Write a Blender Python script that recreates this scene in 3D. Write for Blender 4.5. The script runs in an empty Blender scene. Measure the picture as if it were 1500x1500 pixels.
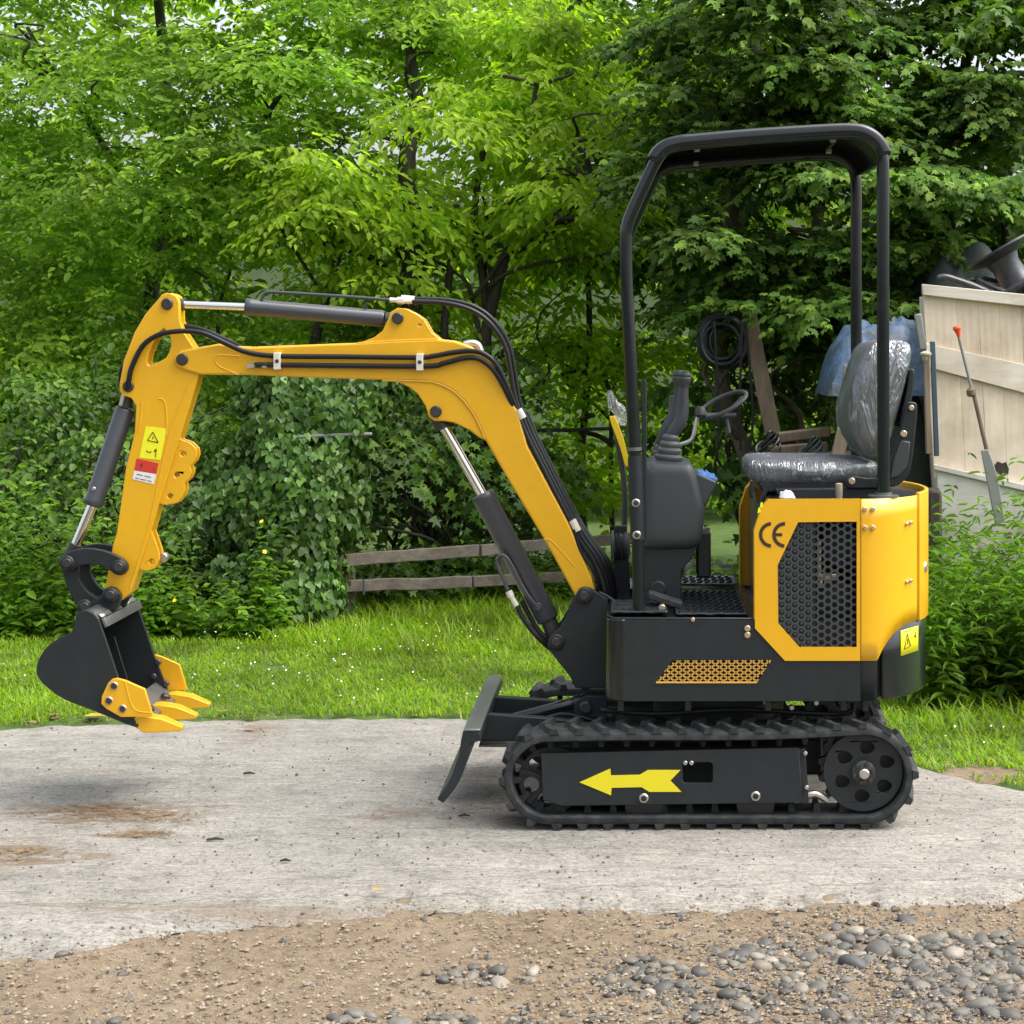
import bpy, bmesh, math, random
import numpy as np
from mathutils import Vector, Matrix, noise
from mathutils.geometry import tessellate_polygon

random.seed(7)
RNG = np.random.default_rng(11)
SC = bpy.context.scene
COL = SC.collection
R = math.radians

# ------------------------------------------------------------------ camera, sky, sun, exposure
F, CX, CY, CH, CAMY = 2842.0, 930.0, 500.0, 1.46, -5.8     # focal length in photo pixels, optical axis, eye height, eye position
cam = bpy.data.cameras.new('camera'); camo = bpy.data.objects.new('camera', cam); COL.objects.link(camo)
camo.location = (0, CAMY, CH); camo.rotation_euler = (R(90), 0, 0)
cam.sensor_width = 36; cam.lens = F / 1500 * 36
cam.shift_x = (750 - CX) / 1500; cam.shift_y = (CY - 750) / 1500
cam.clip_end = 2000
SC.camera = camo

SUN_EL, SUN_AZ = 60, 96           # azimuth measured clockwise from +Y (the view direction): high on the right
world = bpy.data.worlds.new('World'); SC.world = world; world.use_nodes = True
wn = world.node_tree; wn.nodes.clear()
wo = wn.nodes.new('ShaderNodeOutputWorld'); wb = wn.nodes.new('ShaderNodeBackground')
sky = wn.nodes.new('ShaderNodeTexSky'); sky.sky_type = 'NISHITA'; sky.sun_disc = False
sky.sun_elevation = R(SUN_EL); sky.sun_rotation = R(SUN_AZ)
sky.air_density = 1.0; sky.dust_density = 6.0; sky.ozone_density = 1.0
hs = wn.nodes.new('ShaderNodeHueSaturation'); hs.inputs['Saturation'].default_value = 0.45
wn.links.new(sky.outputs[0], hs.inputs['Color']); wn.links.new(hs.outputs[0], wb.inputs[0])
wb.inputs[1].default_value = 0.15
wn.links.new(wb.outputs[0], wo.inputs[0])
sl = bpy.data.lights.new('sun', 'SUN'); sl.energy = .8; sl.angle = R(70); sl.color = (1, 0.96, 0.88)
so = bpy.data.objects.new('sun', sl); COL.objects.link(so)
sd = Vector((math.sin(R(SUN_AZ)) * math.cos(R(SUN_EL)), math.cos(R(SUN_AZ)) * math.cos(R(SUN_EL)), math.sin(R(SUN_EL))))
so.rotation_euler = sd.to_track_quat('Z', 'Y').to_euler(); so.location = sd * 20
SC.view_settings.view_transform = 'Standard'; SC.view_settings.look = 'None'
SC.view_settings.gamma = 1; SC.view_settings.exposure = 1.38; SC.view_settings.use_curve_mapping = False
try:
    SC.cycles.max_bounces = 7; SC.cycles.diffuse_bounces = 5; SC.cycles.transparent_max_bounces = 8
    SC.cycles.sample_clamp_indirect = 6
except Exception: pass

# ------------------------------------------------------------------ measuring helpers (photo pixel + real depth -> place)
def sc(Y): return F / (Y - CAMY)
def wx(px, Y): return (px - CX) / sc(Y)
def wz(py, Y): return CH - (py - CY) / sc(Y)
def pt(px, py, Y): return Vector((wx(px, Y), Y, wz(py, Y)))
def gp(px, py, z=0.0):
    d = (CH - z) * F / (py - CY)
    return Vector(((px - CX) * d / F, d + CAMY, z))
def pts(l, Y): return [pt(a, b, Y) for a, b in l]

def smooth_path(p, n=6, closed=False):
    p = [Vector(q) for q in p]; out = []; m = len(p)
    rng = range(m if closed else m - 1)
    for i in rng:
        if closed: a, b, c, d = p[(i-1) % m], p[i], p[(i+1) % m], p[(i+2) % m]
        else: a, b, c, d = p[max(i-1, 0)], p[i], p[i+1], p[min(i+2, m-1)]
        for k in range(n):
            t = k / n
            out.append(0.5 * ((2*b) + (c-a)*t + (2*a-5*b+4*c-d)*t*t + (3*b-a-3*c+d)*t*t*t))
    if not closed: out.append(p[-1])
    return out
def curve2(l, n=4, closed=True):
    return [(v.x, v.y) for v in smooth_path([(a, b, 0) for a, b in l], n, closed)]

# ------------------------------------------------------------------ mesh builder
ORIGIN = {}
class MB:
    def __init__(s): s.v = []; s.f = []
    def add(s, v, f):
        o = len(s.v); s.v += [tuple(q) for q in v]; s.f += [tuple(i + o for i in q) for q in f]; return s
    def box(s, a, b):
        x0, y0, z0 = a; x1, y1, z1 = b
        return s.add([(x0,y0,z0),(x1,y0,z0),(x1,y1,z0),(x0,y1,z0),(x0,y0,z1),(x1,y0,z1),(x1,y1,z1),(x0,y1,z1)],
                     [(0,3,2,1),(4,5,6,7),(0,1,5,4),(1,2,6,5),(2,3,7,6),(3,0,4,7)])
    def obox(s, c, ax, ay, az):
        c, ax, ay, az = map(Vector, (c, ax, ay, az))
        v = [c + sx*ax + sy*ay + sz*az for sz in (-1,1) for sx, sy in ((-1,-1),(1,-1),(1,1),(-1,1))]
        return s.add(v, [(0,3,2,1),(4,5,6,7),(0,1,5,4),(1,2,6,5),(2,3,7,6),(3,0,4,7)])
    def prism(s, poly, y0, y1, holes=(), Y=None):
        """poly: photo outline measured at depth Y (default y0), pushed back to y1"""
        Y = y0 if Y is None else Y
        return s.xprism([(wx(a, Y), wz(b, Y)) for a, b in poly], y0, y1, [[(wx(a, Y), wz(b, Y)) for a, b in h] for h in holes])
    def xprism(s, poly, y0, y1, holes=()):
        loops = [list(poly)] + [list(h) for h in holes]
        n = sum(map(len, loops)); flat = [q for l in loops for q in l]
        v = [(x, y0, z) for x, z in flat] + [(x, y1, z) for x, z in flat]
        if holes:
            tr = tessellate_polygon([[Vector((x, z, 0)) for x, z in l] for l in loops])
            f = [tuple(t) for t in tr] + [tuple(i + n for i in reversed(t)) for t in tr]
        else: f = [tuple(range(n)), tuple(range(2*n - 1, n - 1, -1))]
        o = 0
        for l in loops:
            m = len(l)
            for i in range(m):
                j = (i + 1) % m; f.append((o+i, o+j, o+j+n, o+i+n))
            o += m
        return s.add(v, f)
    def vprism(s, plan, z0, z1):
        n = len(plan)
        v = [(x, y, z0) for x, y in plan] + [(x, y, z1) for x, y in plan]
        f = [tuple(range(n)), tuple(range(2*n-1, n-1, -1))] + [(i, (i+1) % n, (i+1) % n + n, i + n) for i in range(n)]
        return s.add(v, f)
    def tube(s, path, r, seg=10, caps=True):
        path = [Vector(p) for p in path]; n = len(path)
        rad = r if isinstance(r, (list, tuple)) else [r] * n
        T = [(path[min(i+1, n-1)] - path[max(i-1, 0)]).normalized() for i in range(n)]
        up = Vector((0, 0, 1)) if abs(T[0].z) < .9 else Vector((0, 1, 0))
        N = (up - T[0] * up.dot(T[0])).normalized(); v = []
        for i in range(n):
            N = (N - T[i] * N.dot(T[i])).normalized(); B = T[i].cross(N)
            for k in range(seg):
                a = 2 * math.pi * k / seg
                v.append(path[i] + (N * math.cos(a) + B * math.sin(a)) * rad[i])
        f = [(i*seg+k, i*seg+(k+1) % seg, (i+1)*seg+(k+1) % seg, (i+1)*seg+k) for i in range(n-1) for k in range(seg)]
        if caps: f += [tuple(reversed(range(seg))), tuple(range((n-1)*seg, n*seg))]
        return s.add(v, f)
    def lathe(s, c, axis, prof, seg=24):
        """prof: (radius, distance along axis)"""
        c = Vector(c); A = Vector(axis).normalized()
        up = Vector((0, 0, 1)) if abs(A.z) < .9 else Vector((1, 0, 0))
        N = A.cross(up).normalized(); B = A.cross(N); v = []
        for r, h in prof:
            for k in range(seg):
                a = 2 * math.pi * k / seg
                v.append(c + A*h + (N*math.cos(a) + B*math.sin(a)) * max(r, 1e-4))
        n = len(prof)
        f = [(i*seg+k, i*seg+(k+1) % seg, (i+1)*seg+(k+1) % seg, (i+1)*seg+k) for i in range(n-1) for k in range(seg)]
        f += [tuple(reversed(range(seg))), tuple(range((n-1)*seg, n*seg))]
        return s.add(v, f)
    def disc(s, px, py, Y, rpx, h, seg=20, hexa=False):
        """a pin head or bolt facing the camera: centre in the photo, front face at Y, radius in photo pixels, depth h"""
        c = pt(px, py, Y); r = rpx / sc(Y)
        return s.lathe(c, (0, 1, 0), [(r*.82, 0), (r, min(h*.3, r*.2)), (r, h)], 6 if hexa else seg)
    def grid(s, rows):
        m = len(rows[0]); v = [q for r_ in rows for q in r_]
        f = [(i*m+j, i*m+j+1, (i+1)*m+j+1, (i+1)*m+j) for i in range(len(rows)-1) for j in range(m-1)]
        return s.add(v, f)
    def pillow(s, poly, y0, y1, rnd, Y=None, n=5, grow=1.0, crown=0.0):
        """a soft body: side outline swept across from y0 to y1 with rounded ends"""
        Y = y0 if Y is None else Y
        q = [(wx(a, Y), wz(b, Y)) for a, b in poly]
        cx = sum(a for a, b in q)/len(q); cz = sum(b for a, b in q)/len(q); rows = []
        size = min(max(a for a, b in q)-min(a for a, b in q), max(b for a, b in q)-min(b for a, b in q)) / 2
        st = []
        for k in range(n + 1):
            a = math.pi/2 * k / n; st.append((y0 + rnd*(1-math.sin(a)), 1 - (rnd/size)*(1-math.cos(a))))
        st.sort(); mid = [(y0 + rnd + (y1-y0-2*rnd)*t, 1 + crown*math.sin(math.pi*t)) for t in (.2,.35,.5,.65,.8)]
        st = st + mid + [(y0 + y1 - y, k) for y, k in reversed(st)]
        for y, k in st:
            k = max(k, .15) * grow; rows.append([(cx+(a-cx)*k, y, cz+(b-cz)*k) for a, b in q])
        m = len(q); v = [p for r_ in rows for p in r_]
        f = [(i*m+j, i*m+(j+1) % m, (i+1)*m+(j+1) % m, (i+1)*m+j) for i in range(len(rows)-1) for j in range(m)]
        f += [tuple(reversed(range(m))), tuple(range((len(rows)-1)*m, len(rows)*m))]
        return s.add(v, f)
    def build(s, name, mat, parent=None, bevel=0, smooth=35, solid=0, seg=2, origin=None, recalc=True, subsurf=0):
        me = bpy.data.meshes.new(name)
        V = np.array(s.v, dtype=np.float64)
        c = Vector(origin) if origin is not None else Vector(((V.min(0) + V.max(0)) / 2).tolist())
        me.from_pydata((V - np.array(c)).tolist(), [], s.f)
        if recalc:
            bm = bmesh.new(); bm.from_mesh(me); bmesh.ops.recalc_face_normals(bm, faces=bm.faces); bm.to_mesh(me); bm.free()
        me.materials.append(MAT[mat] if isinstance(mat, str) else mat)
        if smooth:
            me.shade_smooth()
            if smooth < 180: me.set_sharp_from_angle(angle=R(smooth))
        o = bpy.data.objects.new(name, me); COL.objects.link(o)
        place(o, c, parent)
        if solid:
            m = o.modifiers.new('solid', 'SOLIDIFY'); m.thickness = solid; m.offset = -1
        if bevel:
            m = o.modifiers.new('bevel', 'BEVEL'); m.width = bevel; m.segments = seg; m.limit_method = 'ANGLE'; m.angle_limit = R(38); m.harden_normals = False
        if subsurf:
            m = o.modifiers.new('sub', 'SUBSURF'); m.levels = m.render_levels = subsurf
        return o
def place(o, c, parent):
    ORIGIN[o.name] = Vector(c)
    if parent is not None:
        o.parent = parent; o.location = Vector(c) - ORIGIN[parent.name]
    else: o.location = c
def empty(name, c):
    o = bpy.data.objects.new(name, None); COL.objects.link(o); o.empty_display_size = .1; place(o, c, None); return o
def tag(o, label=None, cat=None, group=None, kind=None):
    if label: o['label'] = label
    if cat: o['category'] = cat
    if group: o['group'] = group
    if kind: o['kind'] = kind
    return o

# ------------------------------------------------------------------ materials
MAT = {}
def nodes(name):
    m = bpy.data.materials.new(name); m.use_nodes = True; t = m.node_tree; t.nodes.clear()
    out = t.nodes.new('ShaderNodeOutputMaterial'); MAT[name] = m
    return m, t, out
def lin(t, a, b): t.links.new(a, b)
def node(t, kind, **kw):
    n = t.nodes.new(kind)
    for k, v in kw.items():
        if k in n.inputs: n.inputs[k].default_value = v
        else: setattr(n, k, v)
    return n
def ramp(t, fac, stops):
    r = t.nodes.new('ShaderNodeValToRGB'); e = r.color_ramp.elements
    while len(e) < len(stops): e.new(.5)
    for el, (p, c) in zip(e, stops): el.position = p; el.color = (*c, 1) if len(c) == 3 else c
    if fac is not None: lin(t, fac, r.inputs[0])
    return r
def noise_n(t, scale, detail=4, rough=.55, vec=None, dist=0):
    n = node(t, 'ShaderNodeTexNoise'); n.inputs['Scale'].default_value = scale; n.inputs['Detail'].default_value = detail
    n.inputs['Roughness'].default_value = rough; n.inputs['Distortion'].default_value = dist
    if vec is not None: lin(t, vec, n.inputs['Vector'])
    return n
def mixc(t, fac, a, b, mode='MIX'):
    m = t.nodes.new('ShaderNodeMix'); m.data_type = 'RGBA'; m.blend_type = mode
    for sock, val in ((m.inputs[0], fac), (m.inputs[6], a), (m.inputs[7], b)):
        if hasattr(val, 'links'): lin(t, val, sock)
        elif isinstance(val, (int, float)): sock.default_value = val
        else: sock.default_value = (*val, 1)
    return m.outputs[2]
def coords(t): return t.nodes.new('ShaderNodeNewGeometry').outputs['Position']
def bumpn(t, height, strength, dist=.01):
    b = t.nodes.new('ShaderNodeBump'); b.inputs['Strength'].default_value = strength; b.inputs['Distance'].default_value = dist
    lin(t, height, b.inputs['Height']); return b.outputs[0]
def plain(name, col, rough=.5, metal=0, var=.12, vs=9, bump=0, bs=200, coat=0, dust=0, dustcol=(.30,.27,.22), spec=.5):
    m, t, out = nodes(name); P = coords(t); p = t.nodes.new('ShaderNodeBsdfPrincipled')
    n = noise_n(t, vs, 6, .6, P)
    c = mixc(t, n.outputs[0], tuple(x*(1-var) for x in col), tuple(min(x*(1+var), 1) for x in col))
    if dust:
        d = noise_n(t, 23, 7, .7, P); dr = ramp(t, d.outputs[0], [(.42, (0,0,0)), (.75, (dust,)*3)])
        c = mixc(t, dr.outputs[0], c, dustcol)
    lin(t, c, p.inputs['Base Color'])
    r = noise_n(t, vs*3, 5, .6, P); rr = t.nodes.new('ShaderNodeMapRange')
    rr.inputs['To Min'].default_value = max(rough-.1, .03); rr.inputs['To Max'].default_value = min(rough+.12, 1)
    lin(t, r.outputs[0], rr.inputs[0]); lin(t, rr.outputs[0], p.inputs['Roughness'])
    p.inputs['Metallic'].default_value = metal; p.inputs['Coat Weight'].default_value = coat; p.inputs['Specular IOR Level'].default_value = spec
    if bump:
        b = noise_n(t, bs, 4, .6, P); lin(t, bumpn(t, b.outputs[0], bump, .003), p.inputs['Normal'])
    lin(t, p.outputs[0], out.inputs[0]); return m

plain('yellow', (.73, .385, .006), .34, var=.05, vs=5, bump=.06, bs=90, coat=.25, dust=.14, dustcol=(.42,.25,.05))
plain('black', (.0175, .0215, .0230), .40, var=.10, bump=.05, bs=120, dust=.10, dustcol=(.075,.078,.075), spec=.3)
plain('gloss_black', (.0100, .0125, .0135), .17, var=.1, coat=.25, dust=.04, dustcol=(.08,.08,.075), spec=.35)
plain('deep', (.010, .011, .012), .6)
plain('rubber', (.019, .0215, .0225), .70, var=.25, vs=14, bump=.25, bs=150, dust=.6, dustcol=(.085,.086,.082), spec=.3)
plain('hose', (.010, .011, .012), .36, var=.1, spec=.3)
plain('cyl_grey', (.042, .045, .053), .33, var=.08, coat=.2, bump=.04)
plain('chrome', (.72, .71, .69), .14, 1, var=.05)
plain('zinc', (.56, .53, .48), .38, 1, var=.2, vs=40)
plain('brass', (.60, .46, .33), .35, .8, var=.2, vs=60)
plain('pin', (.028, .026, .025), .45, var=.2)
plain('white_plastic', (.62, .59, .50), .5, var=.12, vs=30)
plain('bare_steel', (.17, .175, .17), .36, .6, var=.35, vs=25, bump=.1)
plain('plastic', (.034, .038, .041), .48, var=.08, bump=.12, bs=500)
plain('plastic_grey', (.070, .075, .080), .5, var=.1, bump=.1, bs=500)
plain('decal_yellow', (.72, .62, .012), .45, var=.05)
plain('decal_lime', (.80, .78, .015), .45, var=.04)
plain('decal_red', (.55, .035, .022), .45, var=.06)
plain('decal_white', (.72, .71, .70), .45, var=.05)
plain('decal_ink', (.035, .016, .008), .5, var=.1)
plain('mesh_yellow', (.62, .36, .07), .45, var=.2, vs=60)
plain('mesh_back', (.040, .014, .006), .7, var=.3)
plain('beige', (.36, .30, .21), .6, var=.3, vs=60)
plain('blue_cloth', (.045, .14, .38), .6, var=.5, vs=60, bump=.5, bs=120)
plain('yellow_plastic', (.80, .56, .01), .35, var=.05)
plain('amber', (.55, .20, .03), .4)
plain('seat_cloth', (.050, .055, .060), .7, var=.2, vs=60, bump=.3, bs=400)
plain('orange', (.75, .09, .02), .5, var=.2, vs=80)
plain('galv', (.22, .23, .22), .5, .3, var=.25, vs=18, dust=.3)
plain('slate_paint', (.045, .075, .105), .5, var=.25)
plain('black_plastic', (.022, .024, .027), .36, var=.2, dust=.25, dustcol=(.12,.12,.12))
plain('dark_sheet', (.016, .028, .027), .6, var=.35, vs=4, bump=.3, bs=14)
def leafy_dry(name, a, b):
    m, t, out = nodes(name); p = t.nodes.new('ShaderNodeBsdfPrincipled')
    g = t.nodes.new('ShaderNodeNewGeometry'); r = ramp(t, g.outputs['Random Per Island'], [(0, a), (1, b)])
    lin(t, r.outputs[0], p.inputs['Base Color']); p.inputs['Roughness'].default_value = .8; lin(t, p.outputs[0], out.inputs[0])
leafy_dry('straw', (.14,.085,.04), (.27,.19,.10))
leafy_dry('grit', (.15,.112,.075), (.30,.245,.18))

def wood(name, a, b, scale=(14, 14, 1.3), rough=.8, bump=.35, rot=(0,0,0)):
    m, t, out = nodes(name); tc = t.nodes.new('ShaderNodeTexCoord'); mp = t.nodes.new('ShaderNodeMapping')
    mp.inputs['Scale'].default_value = scale; mp.inputs['Rotation'].default_value = rot
    lin(t, tc.outputs['Object'], mp.inputs[0]); n = noise_n(t, 2.2, 8, .65, mp.outputs[0], .6)
    oi = t.nodes.new('ShaderNodeObjectInfo'); P = coords(t)
    r = ramp(t, n.outputs[0], [(.28, a), (.62, b), (.85, tuple(min(1, x*1.18) for x in b))])
    s = noise_n(t, 3.1, 5, .6, P); sr = ramp(t, s.outputs[0], [(.36, (.62,.57,.50)), (.60, (1,1,1))])
    c = mixc(t, .8, r.outputs[0], sr.outputs[0], 'MULTIPLY')
    h = t.nodes.new('ShaderNodeHueSaturation'); mr = t.nodes.new('ShaderNodeMapRange'); mr.inputs['To Min'].default_value = .85; mr.inputs['To Max'].default_value = 1.12
    lin(t, oi.outputs['Random'], mr.inputs[0]); lin(t, mr.outputs[0], h.inputs['Value']); lin(t, c, h.inputs['Color'])
    p = t.nodes.new('ShaderNodeBsdfPrincipled'); lin(t, h.outputs[0], p.inputs['Base Color']); p.inputs['Roughness'].default_value = rough
    lin(t, bumpn(t, n.outputs[0], bump, .006), p.inputs['Normal']); lin(t, p.outputs[0], out.inputs[0])
wood('fence_wood', (.11,.09,.07), (.25,.215,.175), (1.3, 14, 14))
wood('old_board', (.16,.12,.085), (.30,.23,.165), (12, 12, 1.2))
wood('board_dark', (.075,.055,.035), (.16,.12,.075), (10, 10, 1.0))
wood('ply', (.60,.49,.365), (.74,.635,.50), (9, 9, .6), bump=.12)
wood('ply_rail', (.62,.55,.45), (.76,.70,.60), (.8, 9, 9), bump=.15)
wood('ply_white', (.52,.50,.44), (.68,.66,.60), (.8, 9, 9), bump=.2)
wood('bark', (.045,.034,.025), (.15,.115,.085), (16, 16, 2.5), bump=.9)
wood('bark_dark', (.022,.020,.014), (.06,.052,.038), (16, 16, 2.5), bump=.9)

def leaf(name, stops, trans=.42, rough=.45, tcol=(1.25,1.35,.45), spec=.4, patch=.35):
    m, t, out = nodes(name); g = t.nodes.new('ShaderNodeNewGeometry')
    r = ramp(t, g.outputs['Random Per Island'], stops)
    n = noise_n(t, 1.7, 3, .5, g.outputs['Position']); nr = ramp(t, n.outputs[0], [(.35, (1-patch,)*3), (.65, (1+patch*.6,)*3)])
    c = mixc(t, 1.0, r.outputs[0], nr.outputs[0], 'MULTIPLY')
    p = t.nodes.new('ShaderNodeBsdfPrincipled'); lin(t, c, p.inputs['Base Color']); p.inputs['Roughness'].default_value = rough; p.inputs['Specular IOR Level'].default_value = spec
    tr = t.nodes.new('ShaderNodeBsdfTranslucent'); tc = mixc(t, 1.0, c, tcol, 'MULTIPLY'); lin(t, tc, tr.inputs[0])
    mx = t.nodes.new('ShaderNodeMixShader'); mx.inputs[0].default_value = trans
    lin(t, p.outputs[0], mx.inputs[1]); lin(t, tr.outputs[0], mx.inputs[2]); lin(t, mx.outputs[0], out.inputs[0])
leaf('leaf_bright', [(0, (.190,.325,.016)), (.5, (.285,.440,.024)), (1, (.400,.560,.036))], .60, spec=.2)
leaf('leaf_mid', [(0, (.140,.255,.024)), (.6, (.220,.370,.034)), (1, (.320,.480,.050))], .60, spec=.2, tcol=(1.15,1.35,.5))
leaf('leaf_conifer', [(0, (.048,.105,.018)), (.6, (.086,.172,.026)), (1, (.185,.300,.038))], .34, .6, (1.2,1.3,.4), spec=.15, patch=.6)
leaf('leaf_ivy', [(0, (.046,.108,.018)), (.6, (.084,.178,.030)), (1, (.150,.270,.050))], .25, .42, spec=.35, patch=.5)
leaf('leaf_maple', [(0, (.044,.100,.016)), (.6, (.080,.168,.022)), (1, (.140,.245,.030))], .38, spec=.25, patch=.5)
leaf('leaf_herb', [(0, (.065,.150,.014)), (.6, (.112,.230,.020)), (1, (.185,.320,.028))], .45, .5, spec=.25, patch=.5)
leaf('leaf_far', [(0, (.160,.290,.020)), (.6, (.250,.400,.028)), (1, (.360,.510,.038))], .60, spec=.15)
leaf('grass', [(0, (.110,.205,.012)), (.5, (.190,.325,.016)), (.9, (.265,.400,.022)), (1, (.34,.32,.09))], .5, .5, patch=.45, spec=.25)
plain('petal', (.78, .78, .74), .6, var=.03)
plain('buttercup', (.75, .55, .01), .5, var=.08)

# concrete: pale, worn, gritty, with soil stains of their own shape
m, t, out = nodes('concrete'); P = coords(t); p = t.nodes.new('ShaderNodeBsdfPrincipled')
big = noise_n(t, .9, 6, .6, P); mid = noise_n(t, 7, 8, .7, P, .8); fine = noise_n(t, 75, 6, .75, P, .5)
mp = t.nodes.new('ShaderNodeMapping'); mp.inputs['Scale'].default_value = (.45, 2.0, 1); lin(t, P, mp.inputs[0])
streak = noise_n(t, 5, 8, .7, mp.outputs[0], 1.2)
c = ramp(t, big.outputs[0], [(.3, (.212,.201,.178)), (.7, (.280,.267,.238))]).outputs[0]
c = mixc(t, .42, c, ramp(t, streak.outputs[0], [(.34, (.55,.54,.52)), (.50, (1,1,1)), (.70, (1.22,1.22,1.20))]).outputs[0], 'MULTIPLY')
c = mixc(t, .7, c, ramp(t, mid.outputs[0], [(.35, (.66,.65,.63)), (.5, (1,1,1)), (.72, (1.18,1.18,1.16))]).outputs[0], 'MULTIPLY')
g2 = noise_n(t, 30, 6, .7, mp.outputs[0], 1.8)
c = mixc(t, .8, c, ramp(t, g2.outputs[0], [(.36, (.62,.61,.59)), (.49, (1,1,1)), (.62, (1.22,1.22,1.20))]).outputs[0], 'MULTIPLY')
c = mixc(t, .9, c, ramp(t, fine.outputs[0], [(.34, (.42,.41,.39)), (.47, (1,1,1)), (.64, (1.35,1.35,1.33))]).outputs[0], 'MULTIPLY')
sn = noise_n(t, 3.4, 8, .72, mp.outputs[0], 1.5)
for (px, py, rx, ry, k) in [(150, 1190, .36, .16, 1.0), (215, 1222, .16, .07, .9), (20, 1250, .25, .2, .8), (590, 1190, .16, .12, .55), (375, 1072, .12, .2, .6),
                            (420, 1330, .9, .10, .5), (1420, 1330, .6, .10, .4)]:
    q = gp(px, py); sub = node(t, 'ShaderNodeVectorMath', operation='SUBTRACT'); sub.inputs[1].default_value = q; lin(t, P, sub.inputs[0])
    mu = node(t, 'ShaderNodeVectorMath', operation='MULTIPLY'); mu.inputs[1].default_value = (1/rx, 1/ry, 0); lin(t, sub.outputs[0], mu.inputs[0])
    le = node(t, 'ShaderNodeVectorMath', operation='LENGTH'); lin(t, mu.outputs[0], le.inputs[0])
    ad = node(t, 'ShaderNodeMath', operation='MULTIPLY_ADD'); lin(t, sn.outputs[0], ad.inputs[0]); ad.inputs[1].default_value = -4.6; lin(t, le.outputs['Value'], ad.inputs[2])
    rr = ramp(t, None, [(.0, (k, k, k)), (.45, (0, 0, 0))]); mr = t.nodes.new('ShaderNodeMapRange'); mr.inputs['From Min'].default_value = -2.1; mr.inputs['From Max'].default_value = -.75
    lin(t, ad.outputs[0], mr.inputs[0]); lin(t, mr.outputs[0], rr.inputs[0])
    c = mixc(t, rr.outputs[0], c, (.150, .100, .058))
cn = noise_n(t, 2.1, 6, .65, P); sep = t.nodes.new('ShaderNodeSeparateXYZ'); lin(t, P, sep.inputs[0])
for (pa, pb, wd, x0) in (((850,1302),(1500,1282),.0035,None), ((-100,1345),(620,1290),.0022,None)):
    A_, B_ = gp(*pa), gp(*pb); ax_ = 'XY' if x0 is None else 'YX'; ia, ib = (0, 1) if x0 is None else (1, 0); sl_ = (B_[ib]-A_[ib])/(B_[ia]-A_[ia])
    m1 = node(t, 'ShaderNodeMath', operation='MULTIPLY_ADD'); lin(t, sep.outputs[ia], m1.inputs[0]); m1.inputs[1].default_value = -sl_; m1.inputs[2].default_value = sl_*A_[ia]-A_[ib]
    m2 = node(t, 'ShaderNodeMath', operation='ADD'); lin(t, m1.outputs[0], m2.inputs[0]); lin(t, sep.outputs[ib], m2.inputs[1])
    m3 = node(t, 'ShaderNodeMath', operation='MULTIPLY_ADD'); lin(t, cn.outputs[0], m3.inputs[0]); m3.inputs[1].default_value = .30; lin(t, m2.outputs[0], m3.inputs[2])
    m4 = node(t, 'ShaderNodeMath', operation='SUBTRACT'); lin(t, m3.outputs[0], m4.inputs[0]); m4.inputs[1].default_value = .15
    m5 = node(t, 'ShaderNodeMath', operation='ABSOLUTE'); lin(t, m4.outputs[0], m5.inputs[0]); mr = t.nodes.new('ShaderNodeMapRange'); mr.inputs['From Min'].default_value = wd*.4; mr.inputs['From Max'].default_value = wd*1.6; mr.inputs['To Min'].default_value = .5; mr.inputs['To Max'].default_value = 0; lin(t, m5.outputs[0], mr.inputs[0])
    c = mixc(t, mr.outputs[0], c, (.07, .062, .05))
lin(t, c, p.inputs['Base Color']); p.inputs['Roughness'].default_value = .85
hm = mixc(t, .5, mid.outputs[0], fine.outputs[0]); hm = mixc(t, .3, hm, streak.outputs[0])
lin(t, bumpn(t, hm, .9, .02), p.inputs['Normal']); lin(t, p.outputs[0], out.inputs[0])

m, t, out = nodes('soil'); P = coords(t); p = t.nodes.new('ShaderNodeBsdfPrincipled')
a = noise_n(t, 2.2, 7, .65, P); b = noise_n(t, 38, 8, .75, P); d = noise_n(t, 170, 4, .7, P)
c = ramp(t, a.outputs[0], [(.3, (.178,.132,.080)), (.7, (.268,.208,.138))]).outputs[0]
c = mixc(t, .85, c, ramp(t, b.outputs[0], [(.3, (.55,.53,.5)), (.5, (1,1,1)), (.72, (1.28,1.26,1.22))]).outputs[0], 'MULTIPLY')
c = mixc(t, .6, c, ramp(t, d.outputs[0], [(.3, (.6,.6,.6)), (.55, (1.05,1.05,1.05))]).outputs[0], 'MULTIPLY')
lin(t, c, p.inputs['Base Color']); p.inputs['Roughness'].default_value = .95
lin(t, bumpn(t, mixc(t, .5, b.outputs[0], d.outputs[0]), .9, .015), p.inputs['Normal']); lin(t, p.outputs[0], out.inputs[0])

m, t, out = nodes('stone'); p = t.nodes.new('ShaderNodeBsdfPrincipled'); oi = t.nodes.new('ShaderNodeObjectInfo'); P = coords(t)
r = ramp(t, oi.outputs['Random'], [(0, (.052,.052,.047)), (.5, (.094,.092,.080)), (.75, (.130,.121,.100)), (.93, (.165,.138,.102)), (1, (.28,.255,.215))])
n = noise_n(t, 34, 7, .7, P); c = mixc(t, .8, r.outputs[0], ramp(t, n.outputs[0], [(.3, (.62,.62,.62)), (.6, (1.08,1.08,1.06))]).outputs[0], 'MULTIPLY')
lin(t, c, p.inputs['Base Color']); p.inputs['Roughness'].default_value = .6; lin(t, bumpn(t, n.outputs[0], .3, .004), p.inputs['Normal']); lin(t, p.outputs[0], out.inputs[0])
m, t, out = nodes('gravel_mat'); p = t.nodes.new('ShaderNodeBsdfPrincipled'); g = t.nodes.new('ShaderNodeNewGeometry')
r = ramp(t, g.outputs['Random Per Island'], [(0, (.065,.066,.062)), (.5, (.105,.102,.09)), (.85, (.17,.14,.105)), (1, (.24,.21,.17))])
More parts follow.
